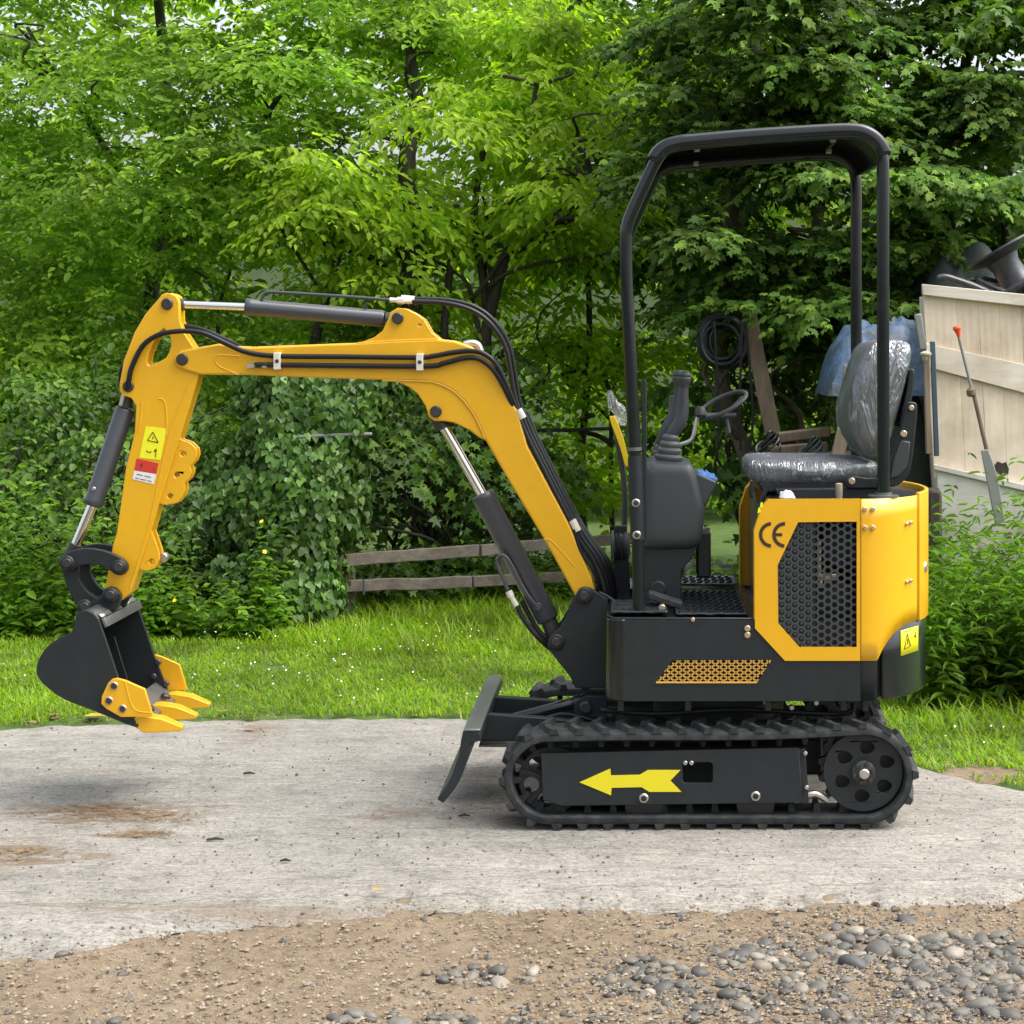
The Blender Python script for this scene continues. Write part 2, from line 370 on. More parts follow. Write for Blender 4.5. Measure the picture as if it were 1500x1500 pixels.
lin(t, r.outputs[0], p.inputs['Base Color']); p.inputs['Roughness'].default_value = .75; lin(t, p.outputs[0], out.inputs[0])

m, t, out = nodes('turf_soil'); P = coords(t); p = t.nodes.new('ShaderNodeBsdfPrincipled')
a = noise_n(t, 5, 7, .7, P); c = ramp(t, a.outputs[0], [(.3, (.030,.060,.010)), (.55, (.060,.110,.014)), (.8, (.085,.085,.040))]).outputs[0]
lin(t, c, p.inputs['Base Color']); p.inputs['Roughness'].default_value = 1; lin(t, bumpn(t, a.outputs[0], .8, .03), p.inputs['Normal']); lin(t, p.outputs[0], out.inputs[0])
m, t, out = nodes('field'); P = coords(t); p = t.nodes.new('ShaderNodeBsdfPrincipled')
a = noise_n(t, .8, 7, .7, P); c = ramp(t, a.outputs[0], [(.3, (.014,.026,.006)), (.6, (.026,.050,.008)), (.8, (.030,.030,.014))]).outputs[0]
lin(t, c, p.inputs['Base Color']); p.inputs['Roughness'].default_value = 1; lin(t, p.outputs[0], out.inputs[0])

# clear plastic wrap: creased film, mostly see-through, highlights painted along the creases
m, t, out = nodes('wrap'); tc = t.nodes.new('ShaderNodeTexCoord'); mp = t.nodes.new('ShaderNodeMapping'); mp.inputs['Scale'].default_value = (9, 7, 2.6); lin(t, tc.outputs['Object'], mp.inputs[0])
n = noise_n(t, 1.5, 4, .5, mp.outputs[0], 1.0)
pp = node(t, 'ShaderNodeMath', operation='PINGPONG'); ml = node(t, 'ShaderNodeMath', operation='MULTIPLY'); ml.inputs[1].default_value = 7; lin(t, n.outputs[0], ml.inputs[0]); lin(t, ml.outputs[0], pp.inputs[0]); pp.inputs[1].default_value = .5
n2 = noise_n(t, 6, 3, .5, tc.outputs['Object']); rdg = ramp(t, pp.outputs[0], [(0, (.8,.8,.8)), (.07, (.45,.45,.45)), (.20, (.14,.14,.14)), (.5, (0,0,0))])
rdg = type('o', (), {'outputs': [mixc(t, ramp(t, n2.outputs[0], [(.42,(0,0,0)),(.6,(1,1,1))]).outputs[0], (0,0,0), rdg.outputs[0])]})
gl = t.nodes.new('ShaderNodeBsdfGlossy'); gl.inputs['Roughness'].default_value = .22; gl.inputs['Color'].default_value = (.9,.92,.95,1)
df = t.nodes.new('ShaderNodeBsdfDiffuse'); df.inputs['Color'].default_value = (.55,.57,.60,1)
bn = bumpn(t, pp.outputs[0], .62, .02); lin(t, bn, gl.inputs['Normal'])
gd = t.nodes.new('ShaderNodeMixShader'); gd.inputs[0].default_value = .22; lin(t, gl.outputs[0], gd.inputs[1]); lin(t, df.outputs[0], gd.inputs[2])
tr = t.nodes.new('ShaderNodeBsdfTransparent'); mx = t.nodes.new('ShaderNodeMixShader')
mr = t.nodes.new('ShaderNodeMapRange'); mr.inputs['To Min'].default_value = .20; mr.inputs['To Max'].default_value = .45; lin(t, rdg.outputs[0], mr.inputs[0])
lin(t, mr.outputs[0], mx.inputs[0]); lin(t, tr.outputs[0], mx.inputs[1]); lin(t, gd.outputs[0], mx.inputs[2]); lin(t, mx.outputs[0], out.inputs[0])

m, t, out = nodes('tarp'); P = coords(t); p = t.nodes.new('ShaderNodeBsdfPrincipled')
a = noise_n(t, 6, 6, .6, P, .8); c = ramp(t, a.outputs[0], [(.38, (.065,.078,.095)), (.52, (.065,.115,.195)), (.75, (.11,.165,.25))]).outputs[0]
lin(t, c, p.inputs['Base Color']); p.inputs['Roughness'].default_value = .42; lin(t, bumpn(t, noise_n(t, 16, 5, .6, P).outputs[0], .5, .03), p.inputs['Normal']); lin(t, p.outputs[0], out.inputs[0])
plain('tarp_grey', (.12,.145,.17), .5, var=.4, vs=9, bump=.4, bs=20)
# ================================================================== THE SETTING
def sheet(name, x0, x1, y0, y1, nx, ny, zf, mat):
    xs_ = np.linspace(x0, x1, nx+1); ys_ = np.linspace(y0, y1, ny+1)
    v = [(x, y, zf(x, y)) for y in ys_ for x in xs_]
    f = [(j*(nx+1)+i, j*(nx+1)+i+1, (j+1)*(nx+1)+i+1, (j+1)*(nx+1)+i) for j in range(ny) for i in range(nx)]
    mb = MB().add(v, f); return mb.build(name, mat, smooth=180, origin=(0,0,0), recalc=False)
tag(sheet('ground', -400, 400, -60, 900, 16, 16, lambda x, y: -.06, 'field'), kind='structure')
# slab outline measured on the ground
far_edge = [gp(*q) for q in [(-900,1085),(-400,1072),(0,1058),(120,1052),(330,1046),(480,1044),(650,1045),(800,1047),(950,1052),(1100,1068),(1220,1088),(1345,1116),(1420,1134),(1500,1152),(1700,1190),(2000,1235)]]
near_edge = [gp(*q) for q in [(-700,1480),(-300,1430),(0,1402),(100,1385),(250,1358),(400,1342),(560,1330),(750,1326),(900,1322),(1000,1323),(1150,1324),(1300,1318),(1400,1312),(1500,1308),(1800,1302),(2200,1298)]]
def edge_y(e, x): return float(np.interp(x, [p.x for p in e], [p.y for p in e]))
def rough(e, amp, n, seed):
    out = []
    for k in range(n+1):
        x = e[0].x + (e[-1].x-e[0].x)*k/n; out.append((x, edge_y(e, x) + amp*noise.noise((x*3, seed, 0)) + amp*.7*noise.noise((x*11, seed, 4)) + amp*.4*noise.noise((x*31, seed, 9))))
    return out
fe = rough(far_edge, .07, 420, 1.0); ne = rough(near_edge, .085, 520, 2.0)
FE = (np.array([p[0] for p in fe]), np.array([p[1] for p in fe]))
NE = (np.array([p[0] for p in ne]), np.array([p[1] for p in ne]))
mb = MB(); N = 420; x_l, x_r = max(fe[0][0], ne[0][0]), min(fe[-1][0], ne[-1][0]); v = []; M_ = 26
for i in range(N+1):
    x = x_l + (x_r-x_l)*i/N; y0, y1 = float(np.interp(x, *NE)), float(np.interp(x, *FE))
    for j in range(M_+1):
        y = y0+(y1-y0)*j/M_; e = min(j, M_-j); z = .004*noise.noise((x*1.1, y*1.3, 0)) - .002 + (0 if e > 1 else (-.006 if e == 1 else -.022))
        v.append((x, y, z))
mb.add(v, [(i*(M_+1)+j, (i+1)*(M_+1)+j, (i+1)*(M_+1)+j+1, i*(M_+1)+j+1) for i in range(N) for j in range(M_)])
SLAB = tag(mb.build('concrete_drive', 'concrete', smooth=180, origin=(0,0,0), recalc=False), kind='structure')
def soil_z(x, y):
    e = float(np.interp(x, *NE)) - y
    z = -.012 + .016*noise.noise((x*2.1, y*2.3, 1)) + .010*noise.noise((x*7, y*7, 2)) + .006*noise.noise((x*21, y*21, 3)) + .0035*noise.noise((x*55, y*55, 5))
    return z - .022*max(0, 1-abs(e)/.10) * (1 if e < 0 else .3) - (.03 if e < -.08 else 0)
SOIL = tag(sheet('bare_soil', -3.2, 3.2, -3.6, -.05, 460, 240, soil_z, 'soil'), kind='structure')
def lawn_z(x, y): return -.012 + .018*noise.noise((x*.9, y*.9, 7)) + .008*noise.noise((x*3, y*3, 8)) - (.03 if y < np.interp(x, *FE)-.05 else 0)
LAWN = tag(sheet('lawn', -9, 9, .1, 14, 150, 120, lawn_z, 'turf_soil'), kind='structure')
# added bank far behind, blocks bright sky in the low gaps
def bank_z(x, y):
    t_ = min(max((y-14)/9, 0), 1); return -.03 + 3.6*t_*t_*(3-2*t_) + .5*noise.noise((x*.25, y*.25, 0))*t_
tag(sheet('bank', -60, 60, 13.5, 70, 60, 40, bank_z, 'field'), kind='structure')

# ------------------------------------------------------------------ bulk leaf geometry
SHAPES = {
 'oval':  ([(0,0,0),(.32,.46,.10),(.72,.34,.06),(1,0,-.10),(.72,-.34,.06),(.32,-.46,.10)], [(0,1,2,3),(0,3,4,5)]),
 'heart': ([(0,0,0),(-.14,.34,.05),(.30,.52,.08),(1,0,-.08),(.30,-.52,.08),(-.14,-.34,.05)], [(0,1,2,3),(0,3,4,5)]),
 'lance': ([(0,0,0),(.35,.25,.06),(.72,.18,0),(1,0,-.2),(.72,-.18,0),(.35,-.25,.06)], [(0,1,2,3),(0,3,4,5)]),
 'maple': ([(0,0,0),(.05,.52,0),(.40,.24,.06),(.62,.62,-.03),(.62,.20,.05),(1,0,-.1),(.62,-.20,.05),(.62,-.62,-.03),(.40,-.24,.06),(.05,-.52,0)],
           [(0,1,2),(2,3,4),(0,2,4,5),(0,5,6,8),(8,6,7),(0,8,9)]),
 'frond': ([(0,0,0),(.24,0,.05),(.48,0,.06),(.72,0,.02),(1,0,-.14),(.34,.36,-.04),(.60,.40,-.05),(.84,.32,-.10),(.98,.17,-.16),(.34,-.36,-.04),(.60,-.40,-.05),(.84,-.32,-.10),(.98,-.17,-.16)],
           [(0,5,1),(1,6,2),(2,7,3),(3,8,4),(0,1,9),(1,2,10),(2,3,11),(3,4,12)]),
 'lobed': ([(0,0,0),(.10,.30,.02),(.34,.46,-.02),(.40,.24,.05),(.66,.40,-.06),(.70,.17,.03),(1,.02,-.16),(.70,-.17,.03),(.66,-.40,-.06),(.40,-.24,.05),(.34,-.46,-.02),(.10,-.30,.02)],
           [(0,1,2,3),(3,4,5),(0,3,5,6),(0,6,7,9),(9,7,8),(0,9,10,11)]),
 'blade': ([(0,.5,0),(0,-.5,0),(.5,-.4,.03),(.5,.4,.03),(1,0,-.22)], [(0,1,2,3),(3,2,4)]),
 'petal': ([(0,0,0),(.5,.5,.1),(1,0,0),(.5,-.5,.1)], [(0,1,2,3)]),
}
def unit(a): return a / np.maximum(np.linalg.norm(a, axis=1, keepdims=True), 1e-9)
def bulk(name, Pb, D, Nn, L, W, shape, mat, parent=None, origin=(0,0,0)):
    tv, tf = SHAPES[shape]; tv = np.array(tv); n = len(Pb)
    D = unit(D); S = unit(np.cross(Nn, D)); Nn = np.cross(D, S); L = np.asarray(L).reshape(-1,1); W = np.asarray(W).reshape(-1,1)
    V = np.empty((n, len(tv), 3))
    for k, (a, b, c) in enumerate(tv): V[:, k] = Pb + L*a*D + W*b*S + L*c*Nn
    V = V.reshape(-1, 3) - np.array(origin); m = len(tv)
    me = bpy.data.meshes.new(name); me.vertices.add(len(V)); me.vertices.foreach_set('co', V.astype(np.float32).ravel())
    idx = np.concatenate([np.array(f) for f in tf]); ln = np.array([len(f) for f in tf])
    li = (np.arange(n)[:, None]*m + idx[None]).ravel(); ls = np.tile(ln, n); st = np.concatenate([[0], np.cumsum(ls)[:-1]])
    me.loops.add(len(li)); me.loops.foreach_set('vertex_index', li.astype(np.int32))
    me.polygons.add(len(ls)); me.polygons.foreach_set('loop_start', st.astype(np.int32)); me.polygons.foreach_set('loop_total', ls.astype(np.int32))
    me.polygons.foreach_set('use_smooth', np.ones(len(ls), bool)); me.update(calc_edges=True); me.validate()
    me.materials.append(MAT[mat]); o = bpy.data.objects.new(name, me); COL.objects.link(o); place(o, Vector(origin), parent); return o
def sph(n):
    v = RNG.normal(size=(n, 3)); return unit(v)
def clumps(blobs, per, rr, squash=.7, shell=.35):
    """blobs: (x,y,z,rx,ry,rz) ellipsoids -> smaller leaf clumps scattered through them: centre + radius arrays"""
    C, Rr = [], []
    for (x, y, z, a, b, c, *w) in blobs:
        n = max(3, int(per*(a*b*c)**(2/3)*(w[0] if w else 1))); u = sph(n)*(RNG.random((n,1))**shell)
        C.append(np.array([x, y, z]) + u*np.array([a, b, c])); Rr.append(rr*(.6+.8*RNG.random(n)))
    return np.concatenate(C), np.concatenate(Rr)
def crown(C, Rr, twigs, k, leafL, tw=.28, droop=.25, flat=.55, spread=.9, aspect=1.0, normal_up=1.0, toward=None):
    """leafy twigs round every clump: base points, directions, normals, lengths"""
    n = len(C)*twigs; ci = np.repeat(np.arange(len(C)), twigs)
    u = sph(n); u[:, 2] = np.abs(u[:, 2])*.9 - .25; u = unit(u); rad = Rr[ci][:, None]
    base = C[ci] + u*rad*(.25+.55*RNG.random((n,1)))*np.array([1, 1, flat])
    d = unit(u*np.array([1, 1, .35]) + .35*sph(n) + np.array([0, 0, -droop]))
    side = unit(np.cross(d, np.array([0, 0, 1.0]) + .3*sph(n))); L = tw*(.6+.8*RNG.random(n))
    Pb, D, Nn, LL = [], [], [], []
    for j in range(k):
        t_ = (j+.6)/k; s_ = 1 if j % 2 else -1
        p = base + d*(L*t_)[:, None] - np.array([0, 0, 1.0])*(droop*L*t_*t_)[:, None]*.6
        ld = unit(d*(.45+.5*t_) + side*s_*spread*(1-.45*t_) + np.array([0, 0, -droop*1.0]) + .28*sph(n))
        nn = unit(np.array([0, 0, normal_up]) + .55*sph(n) + (0 if toward is None else np.array(toward)))
        Pb.append(p); D.append(ld); Nn.append(nn); LL.append(leafL*(.45+.5*RNG.random(n)+.45*RNG.random(n)**3)*(1-.15*t_))
    return np.concatenate(Pb), np.concatenate(D), np.concatenate(Nn), np.concatenate(LL)
def foliage(name, blobs, mat, parent, per=26, rr=.30, twigs=26, k=6, leafL=.085, wide=.62, shape='oval', origin=(0,0,0), **kw):
    C, Rr = clumps(blobs, per, rr, shell=kw.pop('shell', .45)); Pb, D, Nn, L = crown(C, Rr, twigs, k, leafL, **kw)
    ok = Pb[:, 2] > .02; Pb, D, Nn, L = Pb[ok], D[ok], Nn[ok], L[ok]
    return bulk(name, Pb, D, Nn, L, L*wide, shape, mat, parent, origin)
def limb_path(a, b, bend=.15, n=6, seed=0):
    a, b = Vector(a), Vector(b); out = []
    for i in range(n+1):
        t_ = i/n; p = a.lerp(b, t_); q = bend*math.sin(math.pi*t_)
        out.append(p + Vector((q*noise.noise((seed, t_*2, 0)) * 2, q*noise.noise((seed, t_*2, 9)) * 2, q*.5)))
    return out
def limb(mb, a, b, r0, r1, bend=.15, seed=0, seg=9):
    p = smooth_path(limb_path(a, b, bend, 5, seed), 3); mb.tube(p, [r0+(r1-r0)*i/(len(p)-1) for i in range(len(p))], seg); return p
def tree(name, label, base, trunks, blobs, leafmat, barkmat='bark_dark', group=None, branches=14, cat='tree', **kw):
    o = empty(name, base); tag(o, label, cat, group)
    mb = MB(); tips = []
    for (a, b, r0, r1) in trunks: tips.append(limb(mb, a, b, r0, r1, .12, random.random()*50))
    for i in range(branches):
        tr = random.choice(tips); s = tr[int(len(tr)*random.uniform(.35, .98))-1]; bl = random.choice(sorted(blobs, key=lambda q: (Vector(q[:3])-s).length)[:3])
        e = Vector(bl[:3]) + Vector((random.uniform(-1,1)*bl[3], random.uniform(-1,1)*bl[4], random.uniform(-.6,.8)*bl[5]))*.8
        limb(mb, s, e, random.uniform(.010,.022), .004, .25, random.random()*50, 6)
    mb.build('trunk', barkmat, o, smooth=180)
    foliage('crown', blobs, leafmat, o, origin=base, **kw)
    return o
def B(px, py, Y, rx, ry, rz): p = pt(px, py, Y); return (p.x, p.y, p.z, rx, ry, rz)
# ================================================================== THE EXCAVATOR
EXC = empty('mini_excavator', (.22, .465, 0))
tag(EXC, 'yellow and black tracked mini excavator with open canopy parked on the concrete', 'excavator')
def circ(px, py, r, n=16, ph=0): return [(px + r*math.cos(2*math.pi*k/n + ph), py + r*math.sin(2*math.pi*k/n + ph)) for k in range(n)]

# ---------------- crawler track (near one built, far one copied)
AX, AZ, AR = wx(804, 0), wz(1142, 0), 66/490
BX, BZ, BR = wx(1267, 0), wz(1137, 0), 71/490
def track_loop(off, n=26):
    """closed belt line round idler and sprocket: list of (x, z, nx, nz)"""
    out = []
    L = math.hypot(BX-AX, BZ-AZ); th = math.atan2(BZ-AZ, BX-AX); be = math.asin((BR-AR)/L)
    top, bot = th + math.pi/2 + be, th - math.pi/2 - be
    def arc(cx, cz, r, a0, a1, n):
        for k in range(n+1):
            a = a0 + (a1-a0)*k/n; out.append((cx+(r+off)*math.cos(a), cz+(r+off)*math.sin(a), math.cos(a), math.sin(a)))
    def line(n):
        pass
    arc(BX, BZ, BR, bot, top, n)                      # round the sprocket, bottom to top
    x0, z0, nx, nz = out[-1]; x1, z1 = AX+(AR+off)*math.cos(top), AZ+(AR+off)*math.sin(top)
    for k in range(1, 24):
        t_ = k/24; sag = -.006*math.sin(math.pi*t_) - .003*math.sin(2*math.pi*t_); out.append((x0+(x1-x0)*t_, z0+(z1-z0)*t_+sag, nx, nz))
    arc(AX, AZ, AR, top, bot + 2*math.pi, n)
    x0, z0, nx, nz = out[-1]; x1, z1 = BX+(BR+off)*math.cos(bot), BZ+(BR+off)*math.sin(bot)
    for k in range(1, 24):
        t_ = k/24; out.append((x0+(x1-x0)*t_, z0+(z1-z0)*t_, nx, nz))
    return out
TW = .18
TR = empty('crawler_track', (.22, .09, 0)); place(TR, (.22, .09, 0), EXC)
mb = MB(); lo = track_loop(0); n = len(lo); th = .024
prof = [(0.004, 0), (0, -.006), (0, -th+.004), (.008, -th), (TW-.008, -th), (TW, -th+.004), (TW, -.006), (TW-.004, 0)]
v = []; m_ = len(prof)
for x, z, nx, nz in lo:
    for y, h in prof: v.append((x+nx*h, y, z+nz*h))
mb.add(v, [(i*m_+k, i*m_+(k+1) % m_, ((i+1) % n)*m_+(k+1) % m_, ((i+1) % n)*m_+k) for i in range(n) for k in range(m_)])
# lugs and inner guide teeth moulded on the belt
acc = [0]
for i in range(n): acc.append(acc[-1] + math.hypot(lo[(i+1) % n][0]-lo[i][0], lo[(i+1) % n][1]-lo[i][1]))
def at_s(s_):
    s_ %= acc[-1]
    for i in range(n):
        if acc[i+1] >= s_:
            t_ = (s_-acc[i])/max(acc[i+1]-acc[i], 1e-9); a, b = lo[i], lo[(i+1) % n]
            q = [a[k]+(b[k]-a[k])*t_ for k in range(4)]; l = math.hypot(q[2], q[3]); return q[0], q[1], q[2]/l, q[3]/l
NL = 36; pitch = acc[-1]/NL
def lug(s0, y0, y1, skew, h, l0, l1, sink=.002, inner=0):
    v = []
    for y, ds in ((y0, 0), ((y0+y1)/2, skew*.6), (y1, skew)):
        x, z, nx, nz = at_s(s0+ds); tx, tz = -nz, nx
        b = -inner
        for (dl, hh) in ((-l0, -sink), (l0, -sink), (l1, h), (-l1, h)):
            if inner: hh = -inner - hh
            v.append((x+tx*dl+nx*hh, y, z+tz*dl+nz*hh))
    f = []
    for i in range(2):
        for k in range(4): f.append((i*4+k, i*4+(k+1) % 4, (i+1)*4+(k+1) % 4, (i+1)*4+k))
    f += [(3,2,1,0), (8,9,10,11)]
    mb.add(v, f)
for k in range(NL):
    s0 = k*pitch
    lug(s0, -.002, .078, .026, .0162, .0145, .0085)
    lug(s0 + pitch*.5, .102, .182, -.026, .0162, .0145, .0085)
    lug(s0 + pitch*.28, .070, .110, 0, .009, .012, .008)
    lug(s0 + pitch*.2, .055, .075, 0, .028, .011, .007, inner=th)
    lug(s0 + pitch*.2, .105, .125, 0, .028, .011, .007, inner=th)
mb.build('rubber_belt', 'rubber', TR, smooth=40)
mb = MB()
mb.prism([(792,1104),(1171,1095.5),(1176,1176),(823,1181),(795,1172)], .012, .024, [[(1003,1117),(1041,1117),(1044,1120),(1044,1144),(1041,1147),(1003,1147),(1000,1144),(1000,1120)]], Y=.012)
frame_plate = mb.build('side_frame', 'black', TR, bevel=.0025)
mb = MB()
mb.prism([(796,1106),(1168,1098),(1172,1174),(826,1179),(800,1170)], .15, .162, Y=.15)
mb.prism([(797,1105),(1170,1097),(1170,1103),(797,1111)], .024, .15, Y=.024); mb.prism([(1166,1098),(1180,1096),(1185,1178),(1172,1178)], .020, .16, Y=.02)
mb.box((wx(830,.06), .07, wz(1150,.06)), (wx(990,.06), .11, wz(1118,.06)))
mb.box((wx(1052,.06), .07, wz(1150,.06)), (wx(1160,.06), .11, wz(1118,.06)))
mb.build('frame_beam', 'deep', TR, bevel=.003)
mb = MB(); A = [(849,1146),(894,1126),(895,1136),(937,1135),(949,1128),(997,1128),(982,1143.5),(998,1160),(951,1160),(940,1153),(896,1154),(895,1165)]
mb.prism(A, .0095, .0122, Y=.0095).build('direction_arrow', 'decal_yellow', TR, smooth=0)
tag(bpy.data.objects['direction_arrow'], 'yellow arrow pointing to the front of the track')
for px, py in ((1004,1118),(1013,1118),(1180,1104),(1182,1154)):
    MB().disc(px, py, .004, 3.2, .02, 8).build('bolt', 'zinc', TR)
for px, py in ((943,1180),(1107,1177)):
    c = pt(px, py, .05); MB().lathe(c, (0,1,0), [(.03,-.002),(.057,0),(.057,.025),(.035,.03),(.035,.055),(.057,.06),(.057,.085),(.02,.09)], 28).build('roller', 'pin', TR)
    b = MB().disc(px, py-10, .004, 7.2, .012, 20).build('roller_bolt', 'zinc', TR)
    MB().disc(px, py-10, .0025, 4.6, .006, 14).build('bolt_head', 'black', TR)
# front idler with bosses and see-through gaps
ic = (wx(808, .06), wz(1142, .06)); mb = MB(); ro = .100
ring = [(ic[0]+ro*math.cos(2*math.pi*k/40), ic[1]+ro*math.sin(2*math.pi*k/40)) for k in range(40)]
holes = []
for k in range(6):
    a = math.pi + (k-.0)*math.pi/3 + .25; r_ = .024
    holes.append([(ic[0]+.063*math.cos(a)+r_*math.cos(2*math.pi*j/14), ic[1]+.063*math.sin(a)+r_*math.sin(2*math.pi*j/14)) for j in range(14)])
mb.xprism(ring, .06, .075, holes)
mb.lathe((ic[0], .045, ic[1]), (0,1,0), [(.02,0),(.033,.004),(.033,.09)], 24)
for k in range(6):
    a = math.pi + (k+.5)*math.pi/3 + .25
    mb.obox((ic[0]+.066*math.cos(a), .062, ic[1]+.066*math.sin(a)), (.034*math.cos(a),0,.034*math.sin(a)), (0,.008,0), (-.008*math.sin(a),0,.008*math.cos(a)))
mb.build('idler_wheel', 'black', TR, bevel=.002)
# drive sprocket: toothed wheel, cover disc with six openings, hub
sx, sz = wx(1264, .03), wz(1130, .03); mb = MB(); teeth = []
for k in range(60):
    a = 2*math.pi*k/60; r_ = .132 if k % 4 in (0, 1) else .112; teeth.append((sx+r_*math.cos(a), sz+r_*math.sin(a)))
mb.xprism(teeth, .075, .105); mb.build('drive_sprocket', 'pin', TR, bevel=.002)
mb = MB(); ring = [(sx+.119*math.cos(2*math.pi*k/56), sz+.119*math.sin(2*math.pi*k/56)) for k in range(56)]; holes = []
for k in range(6):
    a = 2*math.pi*k/6 + .42
    holes.append([(sx+.073*math.cos(a)+.0225*math.cos(2*math.pi*j/14)*(1+.25*math.cos(2*math.pi*j/14)), sz+.073*math.sin(a)+.0200*math.sin(2*math.pi*j/14)) for j in range(14)])
mb.xprism(ring, .026, .036, holes); mb.build('sprocket_cover', 'black', TR, bevel=.0025)
mb = MB(); c = (sx, .0, sz)
mb.lathe((sx, .006, sz), (0,1,0), [(.030,0),(.036,.004),(.036,.02),(.043,.022),(.043,.08)], 28)
for k in range(6):
    a = 2*math.pi*k/6+.2; mb.lathe((sx+.029*math.cos(a), -.001, sz+.029*math.sin(a)), (0,1,0), [(.006,0),(.0075,.002),(.0075,.012)], 8)
mb.build('hub', 'pin', TR); MB().lathe((sx, -.012, sz), (0,1,0), [(.012,0),(.0155,.003),(.0155,.03)], 12).build('axle_end', 'zinc', TR)
MB().tube(smooth_path(pts([(1180,1166),(1195,1163),(1212,1172)], .05), 4), .012).build('tension_rod', 'zinc', TR)
T2 = empty('crawler_track', (.22, .84, 0)); place(T2, (.22, .84, 0), EXC)
for ch in [o for o in COL.objects if o.parent == TR]:
    c = ch.copy(); COL.objects.link(c); c.parent = T2
    if ch.name.startswith('rubber'): far_belt = c

# ---------------- undercarriage centre, slew ring, dozer blade
mb = MB(); mb.box((wx(880,.3), .19, .12), (wx(1200,.3), .74, .235)); mb.box((wx(850,.3), .33, .16), (wx(900,.3), .60, .25))
mb.build('undercarriage', 'deep', EXC, bevel=.01)
MB().lathe((.27, .465, .235), (0,0,1), [(.25,0),(.25,.03),(.21,.035),(.21,.09),(.27,.095),(.27,.137)], 40).build('slew_ring', 'deep', EXC)
for px in (905, 1003, 1120, 1230, 1262):
    MB().box((wx(px,.12), .10, .335), (wx(px+9,.12), .135, .372)).build('belly_bracket', 'pin', EXC, bevel=.002)
MB().tube(smooth_path(pts([(880,1040),(960,1046),(1080,1040),(1230,1046),(1250,1030)], .16), 6), .008, 8).build('belly_hose', 'hose', EXC)
for px, py in ((1009,1036),(1122,1030),(1196,1030),(1233,1030),(1160,1037)):
    MB().disc(px, py, .11, 4, .02, 8).build('bolt', 'zinc', EXC)
prof = [(678,1071),(704,1073),(705,1085),(690,1089),(686,1097),(683,1117),(674,1142),(663,1160),(649,1177),(640,1171),(653,1152),(662,1135),(669,1115),(673,1104),(675,1085)]
BL = MB().prism(curve2(prof[4:9], 3, False) + curve2(prof[9:], 3, False) + prof[:4], 0, .93, Y=0).build('dozer_blade', 'black', EXC, bevel=.004)
a, b = pt(679,1069.5,0), pt(704,1071.5,0)
MB().box((a.x, -.003, a.z-.004), (b.x, .933, a.z+.004)).build('lit_top_edge', 'bare_steel', BL, bevel=.003)  # lighter steel strip puts the lit flange top into the colour
a, b = pt(640,1171,0), pt(650,1178,0)
for y in (.30, .60):
    MB().prism([(697,1074),(790,1080),(840,1085),(840,1112),(770,1112),(745,1116),(684,1116)], y, y+.035, Y=.0).build('push_arm', 'black', EXC, bevel=.004)
MB().box((wx(700,.3), .335, wz(1098,.3)), (wx(760,.3), .60, wz(1094,.3))).build('arm_plate', 'bare_steel', EXC, bevel=.002)
c0, c1 = pt(750,1054,.42), pt(843,1029,.42); dr = (c1-c0).normalized()
BC = MB().tube([c0, c0+dr*.004, c1-dr*.004, c1], [.017,.0195,.0195,.017], 18).tube([c1-dr*.002, c1+dr*.02], .023, 16).build('blade_cylinder', 'gloss_black', EXC)
MB().tube([c0 - dr*.09, c0], .009, 10).build('piston_rod', 'zinc', BC)
MB().disc(858,1037,.36,9,.12).build('pin', 'pin', BC, bevel=.001); MB().disc(731,1063,.38,9,.08).build('pin', 'zinc', BC)
MB().prism([(842,1028),(858,1019),(890,1019),(890,1052),(846,1052),(840,1040)], .385, .40).prism([(842,1028),(858,1019),(890,1019),(890,1052),(846,1052),(840,1040)], .45, .465, Y=.385).build('cylinder_lug', 'black', EXC, bevel=.003)
mb = MB(); mb.tube(smooth_path(pts([(770,1061),(785,1057),(800,1052),(825,1046),(850,1050),(872,1056)], .36), 5), .006, 8)
mb.build('blade_hose', 'hose', EXC)
MB().tube(pts([(772,1060),(794,1053)], .36), .0075, 10).build('hose_fitting', 'zinc', EXC)

# ---------------- rotating house: lower body
def plan(off=0.0, n=22, x0=-.03, far=True):
    """near side, round tail and far side of the body seen from above: list of (x, y)"""
    xe, a, b = .68, .248, .415
    P_ = [(x0 + (xe-x0)*k/6, .05-off) for k in range(6)]
    P_ += [(xe + (a+off)*math.sin(math.pi*k/n), .465 - (b+off)*math.cos(math.pi*k/n)) for k in range(n+1)]
    if far: P_ += [(xe + (x0-xe)*k/6, .88+off) for k in range(1, 7)]
    return P_
def front(off=0.0, n=8, r=.058):
    xf = -.0885
    P_ = [(xf+r - (r+off)*math.sin(math.pi/2*k/n), .05+r - (r+off)*math.cos(math.pi/2*k/n)) for k in range(n+1)]
    return P_ + [(x, .93-y) for x, y in reversed(P_)]
ZB, ZF = wz(1027, .05), wz(908, .05)
closed = plan(-.016) + list(reversed(front(-.016)))
HS = MB().vprism(closed, ZB+.006, ZF-.004).build('house', 'deep', EXC, bevel=.004)
mb = MB(); FR = front(); rows = [[(x, y, z) for x, y in FR] for z in (ZB, ZB+.004, ZB+(ZF-ZB)/2, ZF-.004, ZF)]; mb.grid(rows).build('front_skirt', 'gloss_black', EXC, solid=.006, smooth=60)
hole = [(985,967.5),(1131,966.5),(1109,999.5),(961,999.5)]
yp = lambda px, py: (wx(px, .05), wz(py, .05))
xe = .68; xs = .7385
poly = [(-.0305, ZB), (.68, ZB), (.68, wz(962,.05)), (wx(1154,.05), wz(962,.05)), (wx(1113,.05), wz(917,.05)), (wx(1113,.05), ZF), (-.0305, ZF)]
